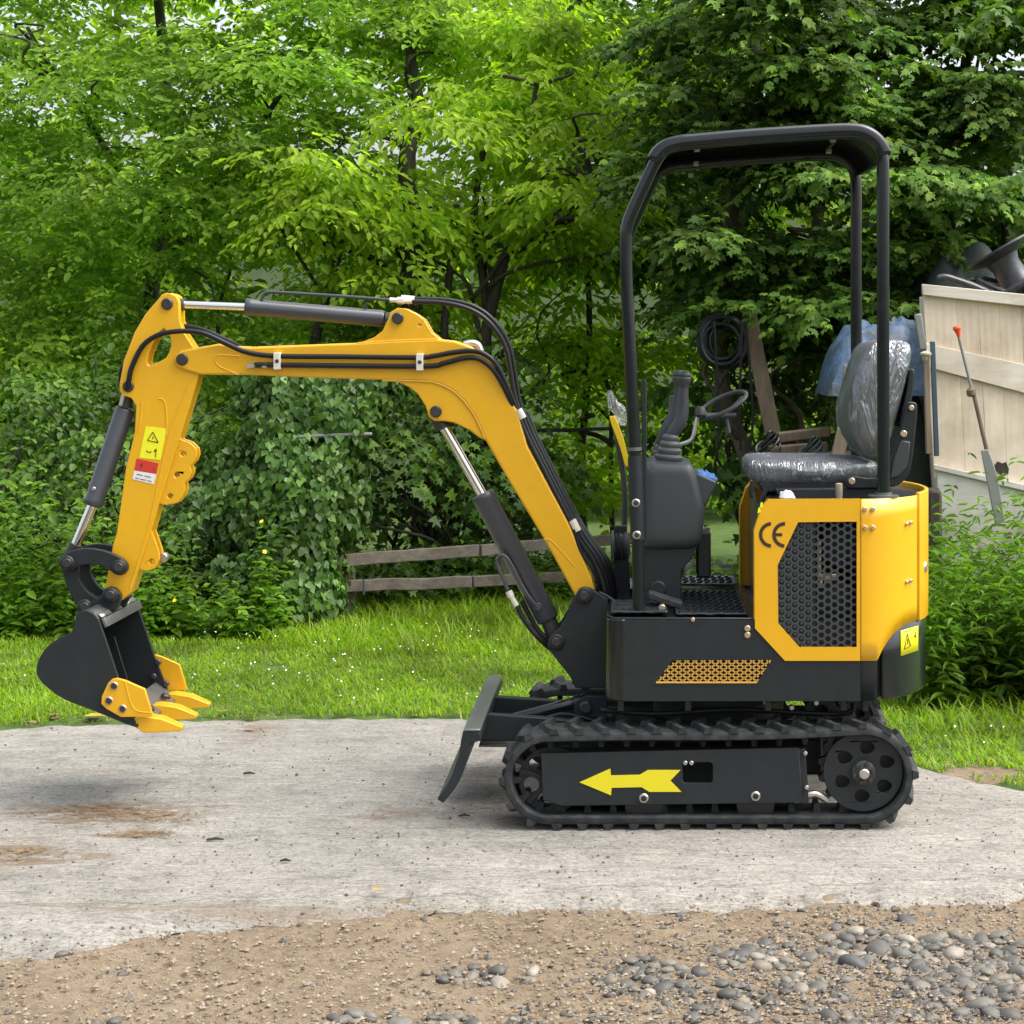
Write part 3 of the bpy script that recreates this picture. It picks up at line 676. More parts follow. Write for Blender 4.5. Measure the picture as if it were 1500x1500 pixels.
SK = MB().xprism(poly, .05, .056, [[yp(*q) for q in hole]]).build('side_skirt', 'black', EXC, smooth=0)
P_ = [q for q in plan(0, 60, far=False) if .679 <= q[0] <= xs and q[1] < .3]; mb = MB(); mb.grid([[(x, y, z) for x, y in P_] for z in (ZB, ZF)]).build('skirt_end', 'black', SK, solid=.006, smooth=60)
mb = MB(); mb.xprism([(-.0305, ZB), (.72, ZB), (.72, ZF), (-.0305, ZF)], .874, .88).build('far_skirt', 'black', EXC, smooth=0)
P_ = [q for q in plan(.004, 80, far=False) if q[0] > xs+.003]
CW = MB().grid([[(x, y, z) for x, y in P_] for z in (ZB+.004, ZB+.008, .5, ZF+.03)]).build('counterweight', 'gloss_black', EXC, solid=.008, smooth=60)
MB().prism([(x+ (0), y) for x, y in [(982,966),(1134,965),(1112,1001),(958,1001)]], .060, .062).build('vent_backing', 'mesh_back', SK, smooth=0)
# expanded metal in the vent
mb = MB(); hp = [yp(*q) for q in hole]; zt, zb = hp[0][1], hp[2][1]
def clipx(x, z):
    t_ = (z-zb)/(zt-zb); l = hp[3][0]+(hp[0][0]-hp[3][0])*t_; r_ = hp[2][0]+(hp[1][0]-hp[2][0])*t_; return l <= x <= r_
stp, nh = .0247, 4; hz = (zt-zb)/nh
for i in range(-3, 18):
    for j in range(nh*2):
        for sgn in (1, -1):
            x0 = hp[3][0] + i*stp + (0 if sgn > 0 else stp/2) + sgn*((j % 2)*stp/2); z0 = zb + j*hz/2; x1 = x0 + sgn*stp/2; z1 = z0+hz/2
            if clipx((x0+x1)/2, (z0+z1)/2):
                a, b = Vector((x0, .052, z0)), Vector((x1, .052, z1)); d = (b-a); nn = Vector((-d.z, 0, d.x)).normalized()*.0021
                mb.obox((a+b)/2, d*.53, (0,.0018,0), nn)
mb.obox(((hp[2][0]+hp[3][0])/2, .0500, zb), ((hp[2][0]-hp[3][0])/2, 0, 0), (0,.003,0), (0,0,.0022))
mb.build('vent_mesh', 'mesh_yellow', SK, smooth=0)
for px, py in ((1095,921),(1095,930.5)):
    MB().disc(px, py, .043, 4.6, .01, 12).build('bolt', 'brass', SK)
# yellow warning sticker wrapped round the tail
P_ = [q for q in plan(.0062, 200, far=False) if 1319.5 <= CX+q[0]*sc(q[1]) <= 1345.5 and q[1] < .30]
rows = []
for tt in (0, .5, 1):
    rows.append([(x, y, (lambda px: wz((924-(px-1320)*.30)+tt*(37-(px-1320)*.02), y))(CX+x*sc(y))) for x, y in P_])
MB().grid(rows).build('warning_sticker', 'decal_lime', CW, smooth=60, solid=.001)
def on_tail(px, py, off=.0078):
    best = min(TAIL[off], key=lambda q: abs(CX+q[0]*sc(q[1])-px)); return Vector((best[0], best[1], wz(py, best[1])))
TAIL = {o_: [q for q in plan(o_, 400, far=False) if q[0] > .6 and q[1] < .34] for o_ in (.0078, .014)}
mb = MB()
for a, b in (((1325,951),(1329,928)),((1329,928),(1334,946)),((1334,946),(1325,951)),((1329.5,936),(1329.5,944)),((1339,930),(1342,934)),((1342,934),(1341,925)),((1324,926),(1336,921))):
    mb.tube([on_tail(*a), on_tail(*b)], .0012, 5)
mb.build('sticker_print', 'decal_ink', CW)

# ---------------- floor, mats, pedal
fl = plan(-.002, far=False)
mb = MB(); closed = [( -.085, .11), (-.06, .056), (.37, .054), (.37, .876), (-.06, .874), (-.085, .82)]
mb.vprism(closed, ZF-.002, ZF+.006).build('floor_plate', 'gloss_black', EXC, bevel=.003)
def mat_sheet(name, x0, x1, y0, y1, z, studs, wob=.004, m='black'):
    mb = MB(); nx, ny = 16, 14; rows = []
    for j in range(ny+1):
        rows.append([(x0+(x1-x0)*i/nx, y0+(y1-y0)*j/ny, z + wob*noise.noise((i*.45+x0*9, j*.4, 3)) + (wob*1.2 if i in (0, nx) or j in (0, ny) else 0)) for i in range(nx+1)])
    mb.grid(rows)
    o = mb.build(name, m, EXC, solid=.006, smooth=50)
    mb = MB()
    for i in range(studs[0]):
        for j in range(studs[1]):
            x = x0+(x1-x0)*(i+.7+.3*(j % 2))/(studs[0]+.8); y = y0+(y1-y0)*(j+.8)/(studs[1]+.6)
            mb.obox((x, y, z+.0035), (.005,.003,0), (-.0018,.003,0), (0,0,.0035))
    mb.build('stud', 'black', o, smooth=0)['kind'] = 'stuff'
mat_sheet('floor_mat', -.075, .10, .07, .34, ZF+.013, (7, 8))
mat_sheet('floor_mat', .125, .345, .07, .62, ZF+.013, (9, 14))
mat_sheet('floor_mat', .125, .34, .66, .87, ZF+.030, (8, 5), m='plastic_grey')
mat_sheet('floor_mat', -.075, .10, .60, .86, ZF+.016, (6, 6), m='plastic_grey')
a = pt(950,870,.24); MB().obox(pt(974,878,.24), (.052,0,-.016), (0,.045,0), (.003,0,.009)).build('pedal', 'rubber', EXC, bevel=.003)
MB().disc(970,891,.15,5,.03).build('bolt', 'brass', EXC); MB().disc(1015,908,.045,3,.02,8).build('bolt', 'brass', EXC)

# ---------------- engine cover
YN = .045
panel = [(1105,777),(1115,745),(1126.5,731),(1260,730.5),(1260,968),(1150,968),(1106,920.5)]
grille = [(1169,765),(1255,764),(1255,948),(1171,948),(1140,913),(1139,828)]
EC = MB().prism(panel, YN, YN+.006, [grille]).build('engine_cover', 'yellow', EXC, smooth=0)
ZT = wz(731, YN); OFF = .005
P_ = [q for q in plan(OFF, 160, far=False) if q[0] >= .679]
def low_z(x, y):
    px = CX + x*sc(y)
    if y > .28: return wz(908, .24)
    y_ = np.interp(px, [1250,1283,1285.5,1290,1297,1308,1321,1334,1346,1400], [968,968,967,957,944,929,918,911,908,908]); return wz(float(y_), y)
seam = next(i for i, q in enumerate(P_) if CX+q[0]*sc(q[1]) > 1344.2)
rows = []
for k in range(9): rows.append([(x, y, low_z(x, y)+(ZT-low_z(x, y))*k/8) for x, y in P_[:seam]])
TLc = MB().grid(rows).build('tail_panel', 'yellow', EC, solid=.006, smooth=60)
P2 = [q for q in plan(OFF+.007, 160, far=False) if q[0] >= .679][seam:]
rows = [[(x, y, z) for x, y in P2] for z in (wz(908,.24)+.004, .7, .85, ZT+.008)]
RD = MB().grid(rows).build('rear_door', 'yellow', EC, solid=.014, smooth=60, bevel=.003)
far_panel = MB().prism(panel, .879, .885, Y=YN).build('far_side_panel', 'yellow', EC, smooth=0)
# inward lips of the panels and the recessed front sheet
mb = MB(); x0 = wx(1105,YN)
lip = [(wx(a, YN), wz(b, YN)) for a, b in [(1106,918),(1105.5,777),(1115.5,745),(1127,731.5)]]
for y0, y1 in ((YN+.006, YN+.028), (.835, .879)):
    mb = MB(); mb.grid([[(xa, y0, za) for xa, za in lip], [(xa, y1, za) for xa, za in lip]]); mb.build('panel_lip', 'yellow', EC, solid=-.003, smooth=0)
mb = MB(); mb.box((x0+.035, YN+.028, wz(915,YN)), (x0+.04, .836, wz(752,YN))); mb.build('front_sheet', 'bare_steel', EC)
mb = MB(); top = [q for q in plan(-.004, 60) if q[0] > wx(1128, YN)]; top = [(wx(1128,YN), .049)] + top + [(wx(1128,YN), .881)]
mb.vprism(top, ZT-.016, ZT-.006); mb.build('top_plate', 'gloss_black', EC)
mb = MB(); mb.box((x0+.10, .20, ZF), (.80, .80, ZT-.02)); core = mb.build('engine_core', 'deep', EC)
# honeycomb grille, holes cut through
gx = [(wx(a, .053), wz(b, .053)) for a, b in [(1163,758),(1260,758),(1260,954),(1168,954),(1134,915),(1133,826)]]
gi = [(wx(a, .053), wz(b, .053)) for a, b in grille]
def inside(p, poly, mar=0):
    c = False; n_ = len(poly); dmin = 9
    for i in range(n_):
        (ax_, az_), (bx_, bz_) = poly[i], poly[(i+1) % n_]
        if (az_ > p[1]) != (bz_ > p[1]) and p[0] < (bx_-ax_)*(p[1]-az_)/(bz_-az_)+ax_: c = not c
        L2 = (bx_-ax_)**2+(bz_-az_)**2; t_ = max(0, min(1, ((p[0]-ax_)*(bx_-ax_)+(p[1]-az_)*(bz_-az_))/L2))
        dmin = min(dmin, math.hypot(p[0]-ax_-t_*(bx_-ax_), p[1]-az_-t_*(bz_-az_)))
    return c and dmin > mar
hx, hzp, hr = .0200, .0228, .0092; hh = []
for i in range(-1, 14):
    for j in range(-1, 19):
        c = (gi[5][0] + .012 + i*hx, gi[2][1] + .014 + j*hzp + (hzp/2 if i % 2 else 0))
        if inside(c, gx, .0094): hh.append(c)
xm = wx(1195, .053)
mb = MB(); mb.xprism(gx, .053, .0555, [[(c[0]+hr*math.cos(math.pi/3*k), c[1]+hr*math.sin(math.pi/3*k)) for k in range(6)] for c in hh]); mb.build('grille', 'plastic', EC, smooth=0)
mb = MB(); mb.box((gx[5][0], .0585, gx[3][1]), (xm, .0605, gx[0][1])); mb.build('grille_backing', 'black', EC)
mb = MB()
for c in hh:
    if c[0] < xm-.004: mb.lathe((c[0]+.0012, .0545, c[1]+.001), (0,1,0), [(.0050,0),(.0068,.002),(.0068,.005)], 8)
mb.build('grille_dimple', 'plastic', EC, smooth=60)['kind'] = 'stuff'
for k in range(5): MB().box((wx(1197,.07), .064, wz(799+k*11.5,.07)), (wx(1203,.07), .09, wz(791+k*11.5,.07))).build('terminal', 'beige', EC, bevel=.002)
mb = MB(); mb.box((wx(1197,.09), .08, wz(850,.09)), (wx(1226,.09), .12, wz(840,.09))); mb.box((wx(1199,.09), .08, wz(861,.09)), (wx(1205,.09), .12, wz(850,.09))); mb.build('engine_bracket', 'brass', EC, bevel=.003)
MB().lathe((wx(1236,.1), .10, wz(800,.1)), (0,1,0), [(.06,0),(.07,.01),(.07,.06)], 24).lathe((wx(1225,.1), .10, wz(890,.1)), (0,1,0), [(.05,0),(.08,.01),(.08,.06)], 24).build('engine_housing', 'black', EC)
for px, py in ((1267,746),(1279,746),(1267,773),(1279,773)):
    q = on_tail(px, py, .014); MB().lathe(q, (0,1,0), [(.006,0),(.0085,.003),(.0085,.012)], 6).build('bolt', 'brass', EC)
for px, py in ((1333,767),(1333,852)):
    for d in (-2.5, 3.5):
        q = on_tail(px+d, py-d*.3, .014); MB().lathe(q, (-.7,.7,0), [(.0045,0),(.0065,.002),(.0065,.014)], 8).build('hinge_bolt', 'brass', EC)
q = P2[6]; MB().lathe((q[0]+.012, q[1]+.02, wz(828, .3)), (-.95,.3,0), [(.014,0),(.019,.006),(.019,.03)], 16).build('door_latch', 'zinc', EC)
# CE mark, painted
def arc_strip(mb, cx, cy, r0, r1, a0, a1, Y, n=18):
    o_ = [(cx+r1*math.cos(a0+(a1-a0)*k/n), cy+r1*1.03*math.sin(a0+(a1-a0)*k/n)) for k in range(n+1)]
    i_ = [(cx+r0*math.cos(a0+(a1-a0)*k/n), cy+r0*1.03*math.sin(a0+(a1-a0)*k/n)) for k in range(n+1)]
    for k in range(n): mb.prism([o_[k], o_[k+1], i_[k+1], i_[k]], Y, Y+.0015)
mb = MB(); arc_strip(mb, 1130, 783.5, 13.2, 18.3, R(92), R(268), YN-.001); arc_strip(mb, 1149.5, 783.5, 13.2, 18.3, R(92), R(272), YN-.001)
mb.prism([(1135,781),(1146,781),(1146,785.5),(1135,785.5)], YN-.0012, YN+.0005); mb.build('ce_mark', 'decal_ink', EC, smooth=0)
mb = MB(); [mb.prism([(1114-k*3.2,737+k*7.2),(1117-k*3.2,735+k*7.2),(1117.5-k*3.2,743+k*7.2),(1113-k*3.2,745+k*7.2)], YN-.001, YN+.0005) for k in range(2)]
mb.build('hazard_strip', 'decal_lime', EC, smooth=0)

# ---------------- seat
SE = empty('seat', (.70, .465, ZT)); place(SE, (.70, .465, ZT), EXC)
cush = curve2([(1097,690),(1100,679),(1115,674),(1160,673),(1230,674),(1280,679),(1288,688),(1280,702),(1240,712),(1170,715),(1130,713),(1105,707)], 3)
MB().pillow(cush, .26, .67, .05).build('cushion', 'seat_cloth', SE, smooth=180)
back = curve2([(1262,660),(1247,630),(1246,595),(1257,548),(1276,508),(1300,500),(1328,502),(1337,514),(1332,545),(1318,600),(1303,650),(1290,668),(1270,668)], 3)
MB().pillow(back, .25, .68, .045).build('backrest', 'seat_cloth', SE, smooth=180)
for nm, outl, y0, y1, rnd in (('seat_wrap', cush, .255, .675, .05), ('back_wrap', back, .245, .685, .045)):
    mb = MB().pillow(outl, y0, y1, rnd, grow=1.03, n=8)
    for i, (x, y, z) in enumerate(mb.v):
        d = noise.noise((x*22, y*9, z*9)) * .004 + noise.noise((x*45, y*30, z*16)) * .002; mb.v[i] = (x+d, y+d*.5, z+d)
    mb.build(nm, 'wrap', SE, smooth=180, subsurf=1)
zs = lambda l: [(1050+a/4.545, 460+b/4.545) for a, b in l]
MB().prism(curve2(zs([(1285,585),(1325,592),(1336,640),(1322,800),(1292,1030),(1240,1115),(1170,1152),(1000,1160),(872,1160),(855,1118),(880,1085),(930,1080),(1060,1092),(1130,1010),(1185,900),(1245,680),(1262,600)]), 2), .225, .245).build('seat_bracket', 'black', SE, bevel=.004)
MB().prism(zs([(1225,840),(1290,850),(1270,1010),(1215,1080),(1150,1100),(1180,960)]), .217, .226).build('hinge_cover', 'plastic', SE, bevel=.004)
MB().prism(curve2(zs([(1285,375),(1312,370),(1316,420),(1300,560),(1262,700),(1215,760),(1235,640),(1262,520)]), 2), .27, .66).build('back_shell', 'black', SE, bevel=.006)
for px, py, r_ in ((1335.5,597.5,4),(1324,635.5,5),(1248,705,5)): MB().disc(px, py, .214, r_, .012, 14).build('bolt', 'brass', SE)
MB().prism([(1112,708),(1290,708),(1300,722),(1118,722)], .28, .65, Y=.26).prism([(1135,716),(1305,714),(1310,729),(1140,729)], .24, .69, Y=.24).build('seat_base', 'deep', SE, bevel=.005)
mb = MB(); mb.tube(smooth_path(pts([(1103,705),(1101,720),(1104,728)], .25), 4), .009, 8).tube(smooth_path(pts([(1122,716),(1117,728),(1113,738)], .22), 4), .008, 8).build('slide_lever', 'black', SE)
MB().lathe(pt(1229,735,.16), (0,0,1), [(.010,0),(.010,.018),(.011,.020),(.011,.055),(.008,.057)], 14).build('filler_cap', 'beige', EXC)
mb = MB().lathe(pt(1153,733,.14), (0,0,1), [(.018,0),(.024,.008),(.02,.022),(.008,.03)], 12)
mb.v = [(x+.006*noise.noise((x*90, y*90, z*90)), y, z+.006*noise.noise((x*90, y*90, z*90+5))) for x, y, z in mb.v]; mb.build('cap_wrap', 'decal_white', EXC)

# ---------------- canopy frame
near = [(1294,724),(1294,600),(1293.5,400),(1293.5,262),(1292,228),(1284,211),(1269,199),(1248,194.5),(1200,196),(1100,202.5),(1020,209.5),(996,212),(977,218),(963,232),(945,268),(925,312),(918.5,332),(917,352),(918,420),(923,520),(930,668),(934,780),(936,893)]
YR0, YR1, RT = .12, .84, .0192
path0 = smooth_path(pts(near, YR0), 5)
CF = MB().tube(path0, RT, 16).build('canopy_frame', 'gloss_black', EXC, smooth=60)
MB().tube([p + Vector((0, YR1-YR0, 0)) for p in path0], RT, 16).build('far_frame', 'gloss_black', CF, smooth=60)
i0 = min(range(len(path0)), key=lambda i: (path0[i]-pt(1294,226,YR0)).length); i1 = min(range(len(path0)), key=lambda i: (path0[i]-pt(959,238,YR0)).length)
rows = []
for i in range(i0, i1+1):
    p = path0[i]; T = (path0[i+1]-path0[i-1]).normalized(); N = Vector((T.z, 0, -T.x)); N = N if N.dot(p - Vector((.4, p.y, 1.2))) > 0 else -N
    rows.append([p*1 + N*h + Vector((0, y-YR0, 0)) for y, h in ((.093,-.010),(.090,-.004),(.090,.018),(.100,.027),(.15,.032),(.30,.036),(.48,.039),(.66,.036),(.81,.032),(.86,.027),(.87,.018),(.87,-.004),(.867,-.010))])
MB().grid(rows).build('canopy_roof', 'gloss_black', CF, smooth=50, solid=.003)
for (px, py, Y) in ((1021,219,.22),(1019.5,240,.5),(1012,257,.72),(1220,205,.22),(1214,222,.5),(1187,246,.80)):
    q = pt(px, py, Y); MB().box((q.x-.008, q.y-.02, q.z-.006), (q.x+.008, q.y+.02, q.z+.007)).build('roof_clip', 'zinc', CF, bevel=.001)
MB().obox(pt(1217,213,.36), (.004,0,0), (0,.13,0), (0,0,.003)).build('roof_strap', 'black', CF)
for px, py in ((931.6,737),(932.8,784)):
    MB().disc(px, py, YR0-.026, 6.2, .02).build('ring_bolt', 'zinc', CF); MB().disc(px, py, YR0-.028, 4.0, .01).build('bolt_head', 'pin', CF)
q0, q1 = pt(929.5,655,YR0), pt(929.7,660,YR0); MB().tube([q0, q1], RT*1.16, 16).build('clamp_collar', 'bare_steel', CF)
MB().tube([pt(930,668,YR0), pt(934,790,YR0)], RT*1.13, 16).build('sleeve', 'black', CF)
MB().lathe(pt(1294,728,YR0), (0,0,1), [(.048,0),(.048,.006),(.026,.007),(.026,.014)], 20).build('post_foot', 'bare_steel', CF)
MB().box((wx(940,.16), .15, wz(800,.16)), (wx(947,.16), .17, wz(556,.16))).build('guard_bar', 'black', CF, bevel=.002)

# ---------------- console, levers, wheel
CO = empty('control_console', pt(970,885,.47)); place(CO, pt(970,885,.47), EXC)
up = curve2([(943,690),(949,680),(960,677),(1003,678),(1014,684),(1021,700),(1030,735),(1032,755),(1029,782),(1020,803),(985,806),(944,804),(941,770)], 3)
MB().pillow(up, .30, .63, .03).build('upper_cover', 'plastic', CO, smooth=180)
MB().prism([(941,800),(1022,800),(1014,818),(999,834),(998,884),(942,886),(941,840)], .325, .605).build('pedestal', 'black', CO, bevel=.004)
MB().disc(964,863,.318,12,.012).build('opening', 'deep', CO)
def boot(px, py, Y, w, h, k=5, lean=(0,0)):
    c = pt(px, py, Y); prof = []
    for i in range(k):
        r_ = w*(1-.62*i/k); z = h*i/k; prof += [(r_*.86, z), (r_, z+h/k*.35), (r_, z+h/k*.65), (r_*.80, z+h/k*.95)]
    mb = MB(); mb.lathe(c, (lean[0], lean[1], 1), prof, 22); return mb
boot(978,684,.37,.053,.105,5,(.10,0)).build('lever_boot', 'plastic_grey', CO, smooth=50)
g = smooth_path(pts([(982,645),(987,632),(997,617),(1001,600),(1002,575),(1003,552)], .37), 5)
MB().tube(g, [.0165+.004*math.sin(i/len(g)*5) for i in range(len(g)-3)] + [.0205,.0205,.0205], 16).lathe(g[-1], g[-1]-g[-2], [(.0205,0),(.0195,.008),(.015,.015),(.008,.019),(.001,.0205)], 16).build('joystick_grip', 'plastic', CO, smooth=180)
boot(970,686,.56,.05,.10,5,(.1,0)).build('lever_boot', 'plastic_grey', CO, smooth=50)
g = smooth_path(pts([(968,650),(973,634),(984,617),(990,600),(993,575),(994,551)], .55), 5)
MB().tube(g, [.0165+.004*math.sin(i/len(g)*5) for i in range(len(g)-3)] + [.0205,.0205,.0205], 16).lathe(g[-1], g[-1]-g[-2], [(.0205,0),(.0195,.008),(.015,.015),(.008,.019),(.001,.0205)], 16).build('joystick_grip', 'plastic', CO, smooth=180)
g = smooth_path(pts([(957,668),(965,645),(980,622),(984,605),(985,585),(984,579)], .62), 4)
MB().tube(g, [.010]*6 + [.0125]*(len(g)-8) + [.012,.007], 12).build('short_lever', 'plastic_grey', CO, smooth=180)
MB().prism([(1018,692),(1051,706),(1048,714),(1034,742),(1026,748),(1018,720)], .34, .60).build('side_tray', 'plastic', CO, bevel=.006)
rows = [[Vector((wx(1023+26*i/9,.4), .35+.22*j/9, wz(697+8*i/9,.4)+.012+.010*noise.noise((i*.6, j*.5, 1)))) for i in range(10)] for j in range(10)]
MB().grid(rows).build('blue_glove', 'blue_cloth', CO, solid=.014)
MB().box((wx(1020,.5), .42, wz(842,.5)), (wx(1040,.5), .55, wz(776,.5))).build('side_box', 'deep', CO, bevel=.006)
MB().tube(smooth_path(pts([(996,651),(1008,647),(1015,640),(1020,618),(1023,608)], .52), 5), .0065, 10).build('wheel_stalk', 'zinc', CO)
kn = pt(1025.5,604,.52); MB().lathe(kn-Vector((0,.018,.016)), (0,.2,1), [(.010,0),(.018,.006),(.019,.02),(.015,.032),(.006,.036)], 16).build('stalk_knob', 'plastic', CO)
wc = pt(1058,593,.55); wa, wv = Vector((.078,0,.030)), Vector((.012,.05,.030)); ring = [wc + wa*math.cos(2*math.pi*k/36) + wv*math.sin(2*math.pi*k/36) for k in range(37)]
MB().tube(ring, .0070, 10).build('hand_wheel_rim', 'plastic', CO)
MB().tube([pt(1031,609,.53), pt(1050,610,.54), pt(1078,608,.55)], [.011,.012,.007], 12).build('wheel_spoke', 'plastic', CO)
MB().tube(smooth_path(pts([(1064,612),(1066,622),(1068,634)], .55), 4), .006, 8).tube([wc+wa*.9, pt(1060,610,.55)], .006, 8).build('wheel_bracket', 'plastic_grey', CO)
MB().prism(curve2([(893,614),(897,610),(902,613),(914,645),(920,672),(919,684),(915,680),(908,655)], 3), .62, .65).build('yellow_lever', 'yellow_plastic', EXC, bevel=.005)
mb = MB().pillow(curve2([(889,578),(896,574),(906,590),(916,600),(918,620),(910,622),(899,607),(892,597)], 3), .63, .68, .015)
mb.v = [(x+.008*noise.noise((x*40, y*40, z*40)), y, z+.008*noise.noise((x*40+3, y*40, z*40))) for x, y, z in mb.v]; mb.build('lever_wrap', 'wrap', EXC, smooth=180)
MB().tube(smooth_path(pts([(901,622),(909,668),(915,720),(914,790)], .66), 4), .010, 8).build('lever_stem', 'plastic', EXC)
hc = pt(905,800,.62); mb = MB().lathe(hc+Vector((-.02,0,0)), (1,0,.1), [(.03,0),(.052,.004),(.052,.012),(.046,.016),(.052,.02),(.046,.026),(.052,.032),(.046,.04),(.050,.05),(.03,.06)], 24); mb.build('horn', 'plastic', EXC)
MB().prism([(899,770),(918,770),(925,890),(897,885)], .60, .63).build('lever_stand', 'deep', EXC, bevel=.004)

# ---------------- boom
YB0, YB1 = .415, .515
boom_top = [(258,519),(266,513),(283,510),(320,503.5),(347,507),(368,508),(524,502),(575,499),(641,496.5),(665,499),(689,507),(710,519),(728,535),(740,559),(761,610),(773,654),(835,770),(866,845),(872,866)]
boom_bot = [(866,884),(852,886),(842,872),(798,792),(745,704),(710,643),(697,612),(680,588),(662,571),(640,561),(620,558),(560,556.5),(470,553.6),(368,549.5),(293,549),(272,543),(258,537),(253,528)]
BM = MB().prism(boom_top + boom_bot, YB0, YB1).build('boom', 'yellow', EXC, bevel=.007, seg=3)
br = [(700,640),(689,631),(665,619.5),(650,617),(636,617),(627.5,611),(623,595),(611,577),(599,567),(584,560.5),(560,556),(570,545),(680,560),(720,650)]
MB().prism(br, YB0+.006, YB1-.006, Y=YB0).build('cylinder_bracket', 'yellow', BM, bevel=.004)
er = [(524,503),(548,494),(560,484.5),(567.5,469),(572,457),(582.5,451),(594.5,452),(610,460),(621,468),(632,487),(645,497),(660,510),(540,512)]
MB().prism(er, YB0+.006, YB0+.030, [circ(614.5,476,2.6,8)], Y=YB0).build('cylinder_ear', 'yellow', BM, bevel=.004)
MB().prism(er, YB1-.030, YB1-.006, [circ(614.5,476,2.6,8)], Y=YB0).build('cylinder_ear', 'yellow', BM, bevel=.004)
# weld beads
def bead(l, Y, r_=.0035): return MB().tube(smooth_path(pts(l, Y), 4), r_, 8)
bead([(560,557),(620,558.5),(640,561.5),(662,571.5),(680,588),(697,612),(710,642)], YB0+.004).build('weld_bead', 'yellow', BM)
bead([(524,503),(575,499.5),(641,497)], YB0+.004).build('weld_bead', 'yellow', BM)
bead([(797,790),(806,791),(818,803),(832,818),(842,830)], YB0, .0022).build('weld_bead', 'yellow', BM)
bead([(352,522),(320,520),(315,527),(322,537),(350,549)], YB0, .0026).build('weld_bead', 'yellow', BM)
for px, py in ((582,466),(638,603)): MB().disc(px, py, YB0-.010, 8.6, .13).build('pin', 'pin', BM)
MB().disc(266,526.5,YB0-.010,8.8,.12).build('pin', 'pin', BM)
a = pt(688,500,.47); mb = MB(); mb.tube(smooth_path(pts([(680,505),(692,503),(700,506),(704,515)], .46), 3), .012, 10); mb.build('valve_block', 'zinc', BM)
for px, py in ((405.5,529),(614.6,530.5)):
    c = MB().prism([(px-5.2,py-12.5),(px+5.2,py-12.5),(px+5.2,py+12.5),(px-5.2,py+12.5)], YB0-.026, YB0).build('hose_clamp', 'white_plastic', BM, bevel=.002); MB().disc(px, py, YB0-.028, 3, .01, 12).build('clamp_screw', 'pin', c)

# hoses
HO = empty('hydraulic_hoses', pt(760,600,.40)); place(HO, pt(760,600,.40), EXC)
def hose(l, Y, r_=.0085, name='hose', mt='hose', n=5):
    p = [pt(q[0], q[1], q[2] if len(q) > 2 else Y) for q in l]
    return MB().tube(smooth_path(p, n), r_, 10).build(name, mt, HO, smooth=60)
hose([(187,570,.42),(189,556,.41),(193,538,.41),(208,508,.41),(227,493,.405),(246,487,.40),(272,485,.40),(300,489,.40),(333,504,.40),(362,516,.40),(405,521.5,.40),(500,522.5,.40),(611,523.6,.40),(635,521.5,.40),(665,516,.40),(690,514,.40),(708,518,.40),(727,534,.40),(742,565,.41),(758,604,.43)], .4)
hose([(374,535,.40),(400,534.5,.40),(614,536.5,.40),(650,532,.40),(680,524.5,.40),(702,526,.40),(722,541,.40),(740,570,.41),(756,607,.43)], .4)
hose([(246,482,.47),(270,478,.47),(300,484,.47),(335,500,.47),(356,510,.46)], .47, .0075)
hose([(180,572,.5),(176,552,.5),(178,540,.5),(184,528,.5)], .5, .006)
hose([(604,442),(640,443),(668,447),(692,455),(712,468),(730,489),(742,514),(748,548),(754,580),(762,606)], .46, .0080)
hose([(604,438),(645,439),(674,443),(698,451),(718,465),(736,487),(748,514),(754,548),(759,580),(766,604)], .49, .0080)
for k, (dx, Y) in enumerate(((-3,.425),(2,.445),(7,.465),(11,.49))):
    hose([(760+dx,604,Y),(775+dx,640,Y),(795+dx,680,Y),(815+dx,720,Y),(836+dx,760,Y),(852+dx*1.3,790,Y-.01*k),(872+dx*1.4,818,Y-.02*k),(884+dx*1.2,845,Y-.01*k),(890+dx,872,Y),(890+dx,892,Y+.03)], .45, .0085)
hose([(842,775,.42),(850,805,.42),(866,830,.42),(876,850,.43),(880,872,.44)], .42, .007)
hose([(878,868,.34),(892,875,.33),(906,885,.33),(922,889,.33)], .33, .005, 'cable', 'black')
for (a, b) in (((759,600),(766,613)),((838,762),(846,778))):
    MB().tube([pt(*a, .425), pt(*b, .425)], .013, 12).build('hose_fitting', 'white_plastic', HO)
MB().tube(pts([(362,535.5),(372,535)], .40), .0085, 6).tube(pts([(372,535.2),(384,535)], .40), .0065, 10).tube(pts([(384,535),(391,534.8)], .40), .0088, 6).tube(pts([(391,535),(400,534.5)], .40), .0065, 10).build('hose_fitting', 'zinc', HO)
hose([(383,440),(386,432),(393,428),(420,429),(500,434),(572,439.5)], .455, .0055, 'steel_pipe', 'cyl_grey')
MB().tube(pts([(571,439.5),(582,440)], .455), .008, 8).tube(pts([(582,440),(592,441)], .46), .0115, 6).tube(pts([(592,441),(607,441.5)], .465), .0085, 10).tube(pts([(588,436),(607,437.5)], .485), .0085, 10).build('hose_fitting', 'white_plastic', HO)

